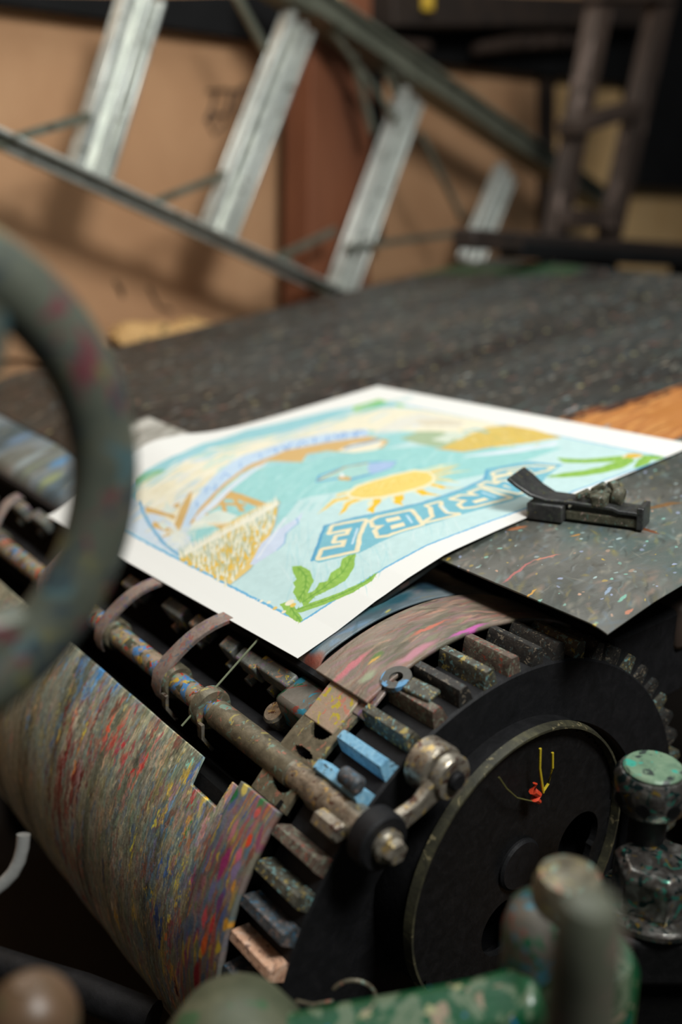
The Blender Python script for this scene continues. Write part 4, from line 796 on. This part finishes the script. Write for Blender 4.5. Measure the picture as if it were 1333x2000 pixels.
# toothed rings
def tooth_mesh(ang, y0, y1, rr, rt, w):
    m = MB(); a = np.radians(ang); t0 = np.array([math.cos(a), 0, math.sin(a)]); tt = np.array([-math.sin(a), 0, math.cos(a)]); C0 = np.array([XC, 0, ZC])
    v = []
    for y in (y0, y1):
        for (r, ww) in ((rr, w*.52), (rr + (rt-rr)*.6, w*.40), (rt - .003, w*.31), (rt, w*.24)):
            v.append(C0 + t0*r - tt*ww + np.array([0, y, 0])); v.append(C0 + t0*r + tt*ww + np.array([0, y, 0]))
    f = [(0, 2, 4, 6, 7, 5, 3, 1), (8, 9, 11, 13, 15, 14, 12, 10)]
    for k in (0, 2, 4): f += [(k, k+8, k+10, k+2), (k+1, k+3, k+11, k+9)]
    f += [(6, 14, 15, 7), (0, 1, 9, 8)]; m.add(v, f); return m
NT = 57
RT, RR = RD + .008, RD - .022
m = MB(); m.lathe((XC, .889, ZC), (0, 1, 0), [(0, .36), (0, RR-.002), (.004, RR+.002), (.101, RR+.002), (.102, .36)], 144, closed=True); rg = m.build('toothed_ring', grease, dr)
for k in range(NT):
    ang = 3 + 360/NT*k; A_ = ang % 360
    if 120 < A_ < 132: mt = toothm[2]
    elif 106 < A_ <= 120: mt = toothm[[1, 4, 3][k % 3]]
    elif 132 <= A_ < 152: mt = toothm[[1, 3, 1][k % 3]]
    elif 152 <= A_ < 200: mt = toothm[[4, 1, 3, 1, 4, 5][(k*5) % 6]]
    elif 80 < A_ <= 106: mt = toothm[[1, 0, 3][k % 3]]
    else: mt = toothm[[0, 0, 1][k % 3]]
    if 133 < A_ < 140.5: continue                                 # the shaft end passes here
    tooth_mesh(ang, .892, .990, RR, RT, .028).build('tooth', mt, rg, smooth=30)
# dark wheel face, inner recess and hub disc
m = MB(); m.lathe((XC, .90, ZC), (0, 1, 0), [(0, .355), (-.006, .36), (-.010, RR-.035), (.000, RR-.012), (.02, RR-.012), (.02, .355)], 140, closed=True); m.build('wheel_rim', grease, dr)
m = MB(); m.lathe((XC, .93, ZC), (0, 1, 0), [(0, .05), (0, .37), (.02, .37), (.02, .05)], 100, closed=True); m.build('wheel_web', grease, dr)
# tongue with eye on the teeth (blue)
m = MB(); P = gx(775, 1325, RD+.012); q = gx(850, 1362, RD+.008)
def ringarc(c, d, r, rr, n=40): return [np.asarray(c) + frame(d)[0]*math.cos(2*math.pi*k/n)*r + frame(d)[1]*math.sin(2*math.pi*k/n)*r for k in range(n+1)]
an = nrm([P[0]-XC, 0, P[2]-ZC])
m.lathe(P - an*.006, an, [(0, .011), (0, .024), (.009, .024), (.009, .011)], 32, closed=True); m.build('eye_lug', paint('blue_edged_iron', [(60, 62, 62), (84, 84, 80), (100, 98, 90)], [((96, 150, 190), .06)], 14, .5, .1, 16), dr)
m = MB(); m.bar(P + (q-P)*.30, q, .028, .009, an); m.build('lug_bar', toothm[1], dr, bev=.003)

# hub plate (a cam of its own in front of the wheel)
HX, HZ = 1.035, -1.055
hub = empty('hub_plate', (HX, .85, HZ - .24), 'dark round hub plate with holes and thin worn olive lip on the toothed wheel', 'hub plate')
m = MB(); n = 96; HR = .238
# perforated disc: rings of quads with round openings
def disc_holes(y0, y1, R, holes_, step=.0085):
    k = int(2*R/step) + 2; V = []; G = {}; Fc = []
    def ok(i, j):
        x = -R + (i+.5)*step; z = -R + (j+.5)*step
        if math.hypot(x, z) > R - step*.4: return False
        return all(math.hypot(x-hx, z-hz) > hr for hx, hz, hr in holes_)
    def vid(i, j, s):
        if (i, j, s) not in G:
            x = -R + i*step; z = -R + j*step
            for hx, hz, hr in holes_:
                d = math.hypot(x-hx, z-hz)
                if d < hr + step*.75: f_ = hr/max(d, 1e-6); x = hx + (x-hx)*f_; z = hz + (z-hz)*f_
            G[(i, j, s)] = len(V); V.append((HX + x, y0 if s == 0 else y1, HZ + z))
        return G[(i, j, s)]
    for i in range(k):
        for j in range(k):
            if not ok(i, j): continue
            Fc.append((vid(i, j, 0), vid(i+1, j, 0), vid(i+1, j+1, 0), vid(i, j+1, 0))); Fc.append((vid(i, j, 1), vid(i, j+1, 1), vid(i+1, j+1, 1), vid(i+1, j, 1)))
            for (di, dj, a, b) in ((-1, 0, (i, j), (i, j+1)), (1, 0, (i+1, j), (i+1, j+1)), (0, -1, (i, j), (i+1, j)), (0, 1, (i, j+1), (i+1, j+1))):
                if not ok(i+di, j+dj): Fc.append((vid(*a, 0), vid(*b, 0), vid(*b, 1), vid(*a, 1)))
    m = MB(); m.add(V, Fc); return m
hl = []
for (px, py, r) in ((1130, 1640, .052), (985, 1810, .052)):
    q = on(px, py, 1, .86); hl.append((q[0]-HX, q[2]-HZ, r))
hl += [(.15, -.06, .04), (.06, -.17, .04)]
disc_holes(.86, .872, HR, hl).build('disc', black_iron, hub, smooth=0)
m = MB(); m.lathe((HX, .86, HZ), (0, 1, 0), [(0, HR-.004), (0, HR+.004), (.07, HR+.004), (.07, HR-.004)], 120, closed=True); m.build('hub_wall', grease, hub)
m = MB(); m.lathe((HX, .845, HZ), (0, 1, 0), [(0, HR), (0, HR+.004), (.014, HR+.008), (.016, HR-.002)], 120, closed=True); m.build('lip', paint('olive_lip', [(40, 40, 34), (66, 64, 50), (96, 92, 66)], [((130, 120, 90), -.02)], 14, .5, .2, 40), hub)
m = MB(); m.cyl((HX, .852, HZ), (HX, .93, HZ), .045, n=40, bev=.004); m.build('boss', grease, hub)
# red tag and yellow threads dangling from the lip
def h_(px, py, y=.84): return on(px, py, 1, y)
th = empty('thread_tassel', h_(1050, 1560), 'yellow thread with a small red knot dangling from the hub lip', 'thread')
for l in ([(1056, 1462), (1055, 1500), (1060, 1535), (1062, 1548)], [(1080, 1470), (1080, 1500), (1072, 1530), (1062, 1545)]):
    m = MB(); m.tube([h_(*p) for p in l], .0022, 6); m.build('thread', thready, th)
m = MB(); m.tube([h_(975, 1518), h_(990, 1540), h_(1010, 1558), h_(1040, 1565)], .0012, 6); m.build('thread', paint('dull_thread', [(84, 80, 40), (100, 96, 50)], (), 8, .6), th)
m = MB(); m.tube([h_(1046, 1530), h_(1042, 1545), h_(1052, 1552), h_(1045, 1560), h_(1054, 1566)], [.004, .007, .006, .007, .004], 8); m.build('knot', threadr, th)

# ================================================================== GRIPPER SHAFT
BX, BZ = .724, -.850
gs = empty('gripper_shaft', (BX, 1.8, BZ - .02), 'paint-smeared gripper shaft with curved metal fingers lying in the gap of the drum', 'gripper shaft')
m = MB(); m.cyl((BX, 1.03, BZ), (BX, 2.9, BZ), .0205, n=32); m.build('rod', multi, gs)
m = MB(); m.cyl((BX, 1.03, BZ), (BX, 1.25, BZ), .0235, n=32, bev=.003); m.build('sleeve', olive_steel, gs)
m = MB(); m.lathe((BX, .84, BZ), (0, 1, 0), [(0, .020), (.004, .0255), (.13, .0265), (.15, .022), (.19, .021)], 40); m.build('shaft_end', steel, gs)
def yof(px, py):
    d = ray(px, py); return d[1] * math.hypot(BX, BZ) / math.hypot(d[0], d[2])
def finger(tip, root, wid=.035, label=None):
    y0 = yof(*root); y1 = yof(*root) + .0
    P = oncyl(tip[0], tip[1], RD+.010)[0]; y_t = P[1]
    m = MB(); pts = []; N = 12
    ax = BX; az = BZ
    e = np.array([P[0], y_t, P[2]]); 
    # wraps round the shaft, rises and runs over the edge of the sheet
    prof = [(-.026, -.030), (-.030, -.010), (-.024, .014), (-.004, .034)]
    pts = [np.array([ax+a, y0, az+b]) for a, b in prof]
    s = pts[-1]
    for k in range(1, 9):
        t = k/8; q = s*(1-t) + e*t; q = q + np.array([-.25, 0, .97]) * .014*math.sin(math.pi*t); pts.append(q)
    pts.append(e + np.array([.006, 0, -.007]))
    m.ribbon(pts, [wid*.7, wid*.9, wid, wid] + [wid*.98]*8 + [wid*.9], [.004, .006, .008, .009] + [.008]*7 + [.006, .004], (0, 1, 0))
    o = m.build('gripper_finger', pinkish, gs, bev=.0012)
    yc = y0 - .012
    m = MB(); m.lathe((BX, yc - .014, BZ), (0, 1, 0), [(0, .019), (0, .027), (.004, .030), (.036, .030), (.040, .026), (.040, .019)], 36, closed=True); m.build('collar', olive_steel, gs)
finger((330, 1130), (222, 1232)); finger((465, 1198), (340, 1318)); finger((38, 968), (-30, 1085)); finger((200, 1050), (100, 1152))
m = MB(); m.lathe((BX, 1.262, BZ), (0, 1, 0), [(0, .019), (0, .033), (.006, .036), (.02, .036), (.024, .03), (.024, .019)], 36, closed=True); m.build('collar', olive_steel, gs)
# hanging tails of the collars
for yc in (1.255, 1.375):
    m = MB(); m.ribbon([(BX-.030, yc, BZ-.01), (BX-.030, yc, BZ-.035), (BX-.016, yc-.01, BZ-.060)], [.016, .012, .005], .006, (0, 1, 0)); m.build('set_screw_tail', steel, gs)
# lever with cam roller at the near end
L0 = np.array([BX, .845, BZ]); rp = on(872, 1512, 1, .835)
m = MB(); m.lathe(L0 + np.array([0, -.018, 0]), (0, 1, 0), [(0, .022), (0, .038), (.004, .042), (.030, .042), (.034, .038), (.034, .022)], 44, closed=True); m.build('lever_eye', grease, gs)
dirr = nrm(rp - L0); sidev = nrm(np.cross(dirr, (0, 1, 0)))
m = MB(); pts = [L0 + dirr*.034, L0 + dirr*.07 - sidev*0.004, L0 + dirr*(np.linalg.norm(rp-L0)*.75), rp]
m.ribbon([p + np.array([0, -.004, 0]) for p in pts], [.018]*4, [.030, .026, .034, .040], (0, 1, 0)); m.build('lever_arm', steel, gs, bev=.004)
m = MB(); m.lathe(rp + np.array([0, -.016, 0]), (0, 1, 0), [(0, .001), (0, .030), (.004, .033), (.016, .033), (.016, .001)], 44, closed=True); m.build('lever_end', steel, gs)
m = MB(); m.lathe(rp + np.array([-.004, .003, .002]), (0, 1, 0), [(0, .012), (0, .036), (.003, .039), (.036, .039), (.040, .035), (.040, .012)], 44, closed=True); m.build('roller', steel, gs)
m = MB(); m.cyl(rp + np.array([0, -.026, 0]), rp + np.array([0, -.014, 0]), .014, n=24, bev=.003); m.build('roller_pin', grease, gs)
m = MB(); m.cyl(L0 + np.array([0, -.030, 0]), L0 + np.array([0, -.008, 0]), .024, n=30, bev=.004); m.build('washer', steel, gs)
m = MB(); m.cyl(L0 + np.array([0, -.044, 0]), L0 + np.array([0, -.026, 0]), .018, n=6, bev=.003); m.build('bolt', steel, gs)
m = MB(); P = on(665, 1630, 1, .88); m.cyl(P, P + np.array([0, .05, 0]), .015, n=6, bev=.003); m.build('lever_bolt', steel, gs)
m = MB(); P = on(695, 1530, 1, .90); m.cyl(P - np.array([0, .01, 0]), P + np.array([0, .03, 0]), .013, n=24, bev=.004); m.build('stop_pin', toothm[4], gs)
# dark rod below the shaft
m = MB(); dx = np.array([BX + .055, 0, BZ - .055]); m.cyl(dx + np.array([0, 1.09, 0]), dx + np.array([0, 2.9, 0]), .036, n=32, bev=.006)
tag(m.build('torsion_rod', grease), 'smooth dark grey rod running below the gripper shaft inside the drum gap', 'rod')
m = MB(); P = oncyl(540, 1395, .43)[0]; a = nrm([P[0]-XC, 0, P[2]-ZC]); m.cyl(P - a*.10, P + a*.010, .021, n=28, bev=.004)
tag(m.build('round_stud', steel), 'short round steel stud standing in the drum gap behind the slotted bracket', 'stud')
m = MB(); P = oncyl(600, 1362, .45)[0]; m.box(P - np.array([0, 0, .02]), (.03, 0, .012), (0, .04, 0), (-.010, 0, .03))
tag(m.build('crusted_block', splat, bev=.010), 'lump of speckled green crusted metal in the gap below the paper corner', 'block')
# thin wire
P = oncyl(505, 1248, RD+.008)[0]; q = oncyl(355, 1418, RD+.012)[0]
m = MB(); m.tube([P, (P+q)/2 + np.array([0, 0, .0]), q], .0018, 8)
tag(m.build('taut_wire', threadm), 'thin pale green wire stretched across the drum gap in front of the shaft', 'wire')

# ================================================================== SIDE GUIDE CLAMP ON THE SHEET
def tz(px, py, h=0): return march(px, py, lambda x, y: ztab(x) + .008 + h)
cl = empty('side_guide', tz(1140, 1010), 'dark metal side guide clamp gripping the near margin of the print', 'clamp')
a0 = tz(1035, 1012); a1 = tz(1250, 1040)
dirc = nrm(a1 - a0); crs = nrm(np.cross((0, 0, 1), dirc)); upc = nrm(np.cross(dirc, crs))
if upc[2] < 0: upc = -upc
if crs[1] < 0: crs = -crs
def K(s, t, h): return a0 + dirc*s + crs*t + upc*h
LC = np.linalg.norm(a1 - a0)
m = MB(); m.box(K(.030, .012, .016), dirc*.034, crs*.020, upc*.016); m.build('base_block', clampm, cl, bev=.003)
m = MB(); W_ = .062
pts = [K(-.040, .030, .074), K(-.022, .030, .062), K(.002, .030, .046), K(.03, .030, .036), K(.08, .03, .036), K(.15, .03, .034), K(LC*.80, .03, .030), K(LC, .03, .030)]
m.ribbon(pts, [.084, .086, .074, .056, .050, .050, .052, .052], .007, crs); m.build('thumb_lever', clampm, cl, bev=.002)
m = MB(); m.box(K(LC*.66, .030, .012), dirc*LC*.34, crs*.022, upc*.009); m.build('slide', clampr, cl, bev=.003)
m = MB(); m.box(K(LC*.99, .030, .022), dirc*.006, crs*.026, upc*.020); m.build('end_plate', clampm, cl, bev=.002)
m = MB(); m.bar(K(LC*.62, .004, .044), K(LC*.62, .056, .044), .026, .022, upc); m.bar(K(LC*.5, .045, .05), K(LC*.62, .05, .066), .014, .012, upc); m.build('hinge_lug', clampr, cl, bev=.004)
m = MB(); m.cyl(K(LC*.70, .040, .050), K(LC*.80, .040, .046), .017, n=20, bev=.003); m.build('roller', clampr, cl)
m = MB(); m.cyl(K(LC*.66, .050, .058), K(LC*.72, .060, .062), .014, n=8, bev=.002); m.build('set_screw', clampr, cl)
for (s, t, h) in ((LC*.40, .018, .045), (LC*.45, .040, .042), (LC*.52, .022, .044), (LC*.57, .035, .046)):
    m = MB(); m.bar(K(s, t, h), K(s+.022, t+.008, h+.012), .016, .010, upc); m.build('lug', clampr, cl, bev=.003)

# ================================================================== HANDWHEEL
WY = .80; WC = np.array([.159, WY, -.2425])
hw = empty('handwheel', (WC[0], WC[1], WC[2] - .233), 'large paint-stained handwheel, out of focus at the left edge in front of the press', 'handwheel')
m = MB(); m.lathe(WC, (0, 1, 0), [(-.012, .174), (-.022, .186), (-.024, .208), (-.014, .227), (0, .233), (.014, .227), (.024, .208), (.022, .186), (.012, .174), (0, .170)], 96, closed=True); m.build('rim', wheelm, hw)
m = MB(); m.lathe(WC - np.array([0, .03, 0]), (0, 1, 0), [(0, .02), (.0, .040), (.01, .046), (.05, .046), (.06, .04), (.06, .02)], 40, closed=True); m.build('hub', wheelm, hw)
for ang in (58, 178, 298):
    def sp_(r, off): t = math.radians(ang + off); return WC + np.array([math.cos(t), 0, math.sin(t)]) * r
    m = MB(); m.ribbon([sp_(.03, -30), sp_(.07, -26), (sp_(.11, -20)), sp_(.14, -11), sp_(.165, -4), sp_(.188, 0)], [.034, .030, .028, .030, .034, .040], [.040, .040, .042, .050, .066, .10], (0, 1, 0)); m.build('spoke', wheelm, hw, bev=.008)
m = MB(); m.cyl(WC, WC + np.array([0, -.06, 0]), .02); m.build('shaft', black_iron, hw)
m = MB(); m.bar(WC + np.array([0, .04, 0]), (WC[0], WC[1]+.04, fz), .07, .05, (0, 1, 0))
tag(m.build('wheel_stand', pure_dark, bev=.005), 'black iron stand carrying the handwheel', 'stand')

# ================================================================== FOREGROUND IRONWORK, RIGHT
dp = 1.42
nt_ = empty('collar_column', at(1268, 1830, dp), 'spattered shiny drilled collar on a stem above a hexagonal nut at the right edge', 'machine fitting')
A = at(1275, 1520, dp); up = zup
m = MB(); m.lathe(A - up*.045, up, [(0, .04), (0, .045), (.006, .050), (.050, .053), (.060, .046), (.062, .0)], 48); m.build('collar', splatnut, nt_)
m = MB(); m.cyl(A + up*.014, A + up*.0215, .042, n=40, bev=.003); m.build('cap', paint('pale_green_cap', [(70, 96, 80), (110, 138, 112), (130, 150, 125)], [((60, 160, 140), 0.0), ((50, 60, 56), 0.0)], 14, .4, .1, 30), nt_)
for ang in (-160, -118, -70, -20):
    t = math.radians(ang); d = RH*math.cos(t) + FH*math.sin(t); m = MB(); m.cyl(A - up*.022 + d*.046, A - up*.022 + d*.0535, .010, n=16); m.build('socket_hole', pure_dark, nt_)
B = A - up*.045
m = MB(); m.cyl(B, B - up*.14, .026, n=32); m.build('stem', black_iron, nt_)
Cc = at(1282, 1705, dp)
m = MB(); m.lathe(Cc - up*.045, up, [(0, .058), (.004, .062), (.060, .062), (.072, .052), (.074, .02)], 6, RH); m.build('hex_nut', splatnut, nt_, smooth=25, bev=.004)
m = MB(); m.cyl(Cc - up*.058, Cc - up*.042, .078, n=48, bev=.004); m.build('washer', splatnut, nt_)
m = MB(); c_ = Cc - up*.10 + RH*.03; m.box(c_, RH*.13, nrm(np.cross(up, RH))*.07, up*.042); o = m.build('bearing_cap', black_iron, nt_, bev=.012)
m = MB(); m.box(np.array([c_[0], c_[1], (c_[2]-.042+fz)/2]), RH*.05, FH*.05, up*((c_[2]-.042-fz)/2)); m.build('pedestal', pure_dark, nt_)
# green casting with a curved arm and boss
GD = 1.12
ga = empty('green_casting', at(1050, 2010, GD), 'glossy green enamelled iron arm curving up to a paint-splashed boss', 'machine arm')
def gp(px, py, d=GD): return at(px, py, d)
m = MB(); path = [gp(330, 2100), gp(480, 2062), gp(640, 2030), gp(800, 2004), gp(930, 1982), gp(1010, 1962), gp(1060, 1930)]
m.ribbon(path, [.070, .070, .070, .070, .07, .07, .06], [.036, .036, .036, .04, .046, .05, .05], nrm(FH*.9 + np.array([0, 0, .30]))); m.build('arm', green_iron, ga, bev=.012)
m = MB(); P = gp(1072, 1800, GD + .02); m.lathe(P - up*.11, up, [(0, .046), (.02, .052), (.10, .052), (.125, .045), (.140, .028), (.142, .0)], 44); m.build('boss', splat, ga)
m = MB(); P2 = gp(1112, 1722, GD + .0); m.lathe(P2 - up*.05, up, [(0, .040), (.045, .040), (.060, .034), (.066, .018), (.066, .0)], 40); m.build('dome_nut', olive_steel, ga)
m = MB(); P3 = gp(1120, 1960, GD + .05); m.lathe(P3 - up*.30, up, [(0, .074), (.36, .070), (.38, .06)], 40); m.build('column', green_iron, ga)
m = MB(); q = gp(460, 2005, GD + .02); m.lathe(q - up*.10, up, [(0, .09), (.08, .085), (.12, .06), (.135, .02), (.136, 0)], 40); m.build('dome', paint('olive_dome', [(58, 66, 50), (84, 88, 68), (104, 104, 84)], [((60, 90, 60), 0.0)], 10, .5, .1, 20, k=1.5), ga)
# blurred upright pin nearest the lens
P = at(1156, 1752, .74)
m = MB(); m.lathe(P - up*.62, up, [(0, .0300), (.56, .0285), (.60, .0265), (.617, .018), (.622, .0)], 44)
tag(m.build('upright_pin', pinm), 'smooth grey upright pin nearest the camera, strongly blurred at bottom right', 'pin')
# rounded knob at bottom left
P = at(62, 1985, .92)
kb = empty('ball_handle', P - up*.2, 'brown round knob on a dark spindle, blurred in the bottom left corner', 'knob')
m = MB(); prof = [(0, .012)] + [(.045 - .045*math.cos(t), max(.012, .043*math.sin(t))) for t in np.linspace(.3, math.pi*.98, 16)]
m.lathe(P - up*.050, up, prof, 40); m.build('ball', knobm, kb)
m = MB(); m.cyl(P - up*.05, P - up*.2, .012); m.build('spindle', pure_dark, kb)
# pale curved handle seen past the drum, far left
m = MB(); m.tube([at(-10, 1738, 1.9), at(10, 1722, 1.9), at(26, 1704, 1.9), at(38, 1680, 1.9), at(44, 1655, 1.9), at(46, 1630, 1.9)], .013, 14)
tag(m.build('curved_handle', whitem), 'pale curved handle showing behind the lower left of the drum', 'handle')
# things below the drum: treadle bar and pipes in the dark
m = MB(); m.tube([at(-80, 1860, 1.8), at(60, 1905, 1.75), at(160, 1935, 1.7), at(300, 1990, 1.65)], .03, 12)
tag(m.build('lower_rod', grease), 'dim black rod in the darkness below the drum', 'rod')
# cable loops at the foot of the wheel
m = MB(); c_ = on(690, 1950, 1, .80); pts = [c_ + RH*(.03*math.cos(t)) + up*(.03*math.sin(t)) for t in np.linspace(2.6, -.6, 14)]
m.tube(pts, .003, 8); m.tube([on(580, 1955, 1, .80), on(610, 1962, 1, .80), on(650, 1955, 1, .80)], .0022, 8)
tag(m.build('bent_wire', olive_steel), 'bent olive wire loop just above the green arm in front of the dark wheel', 'wire')
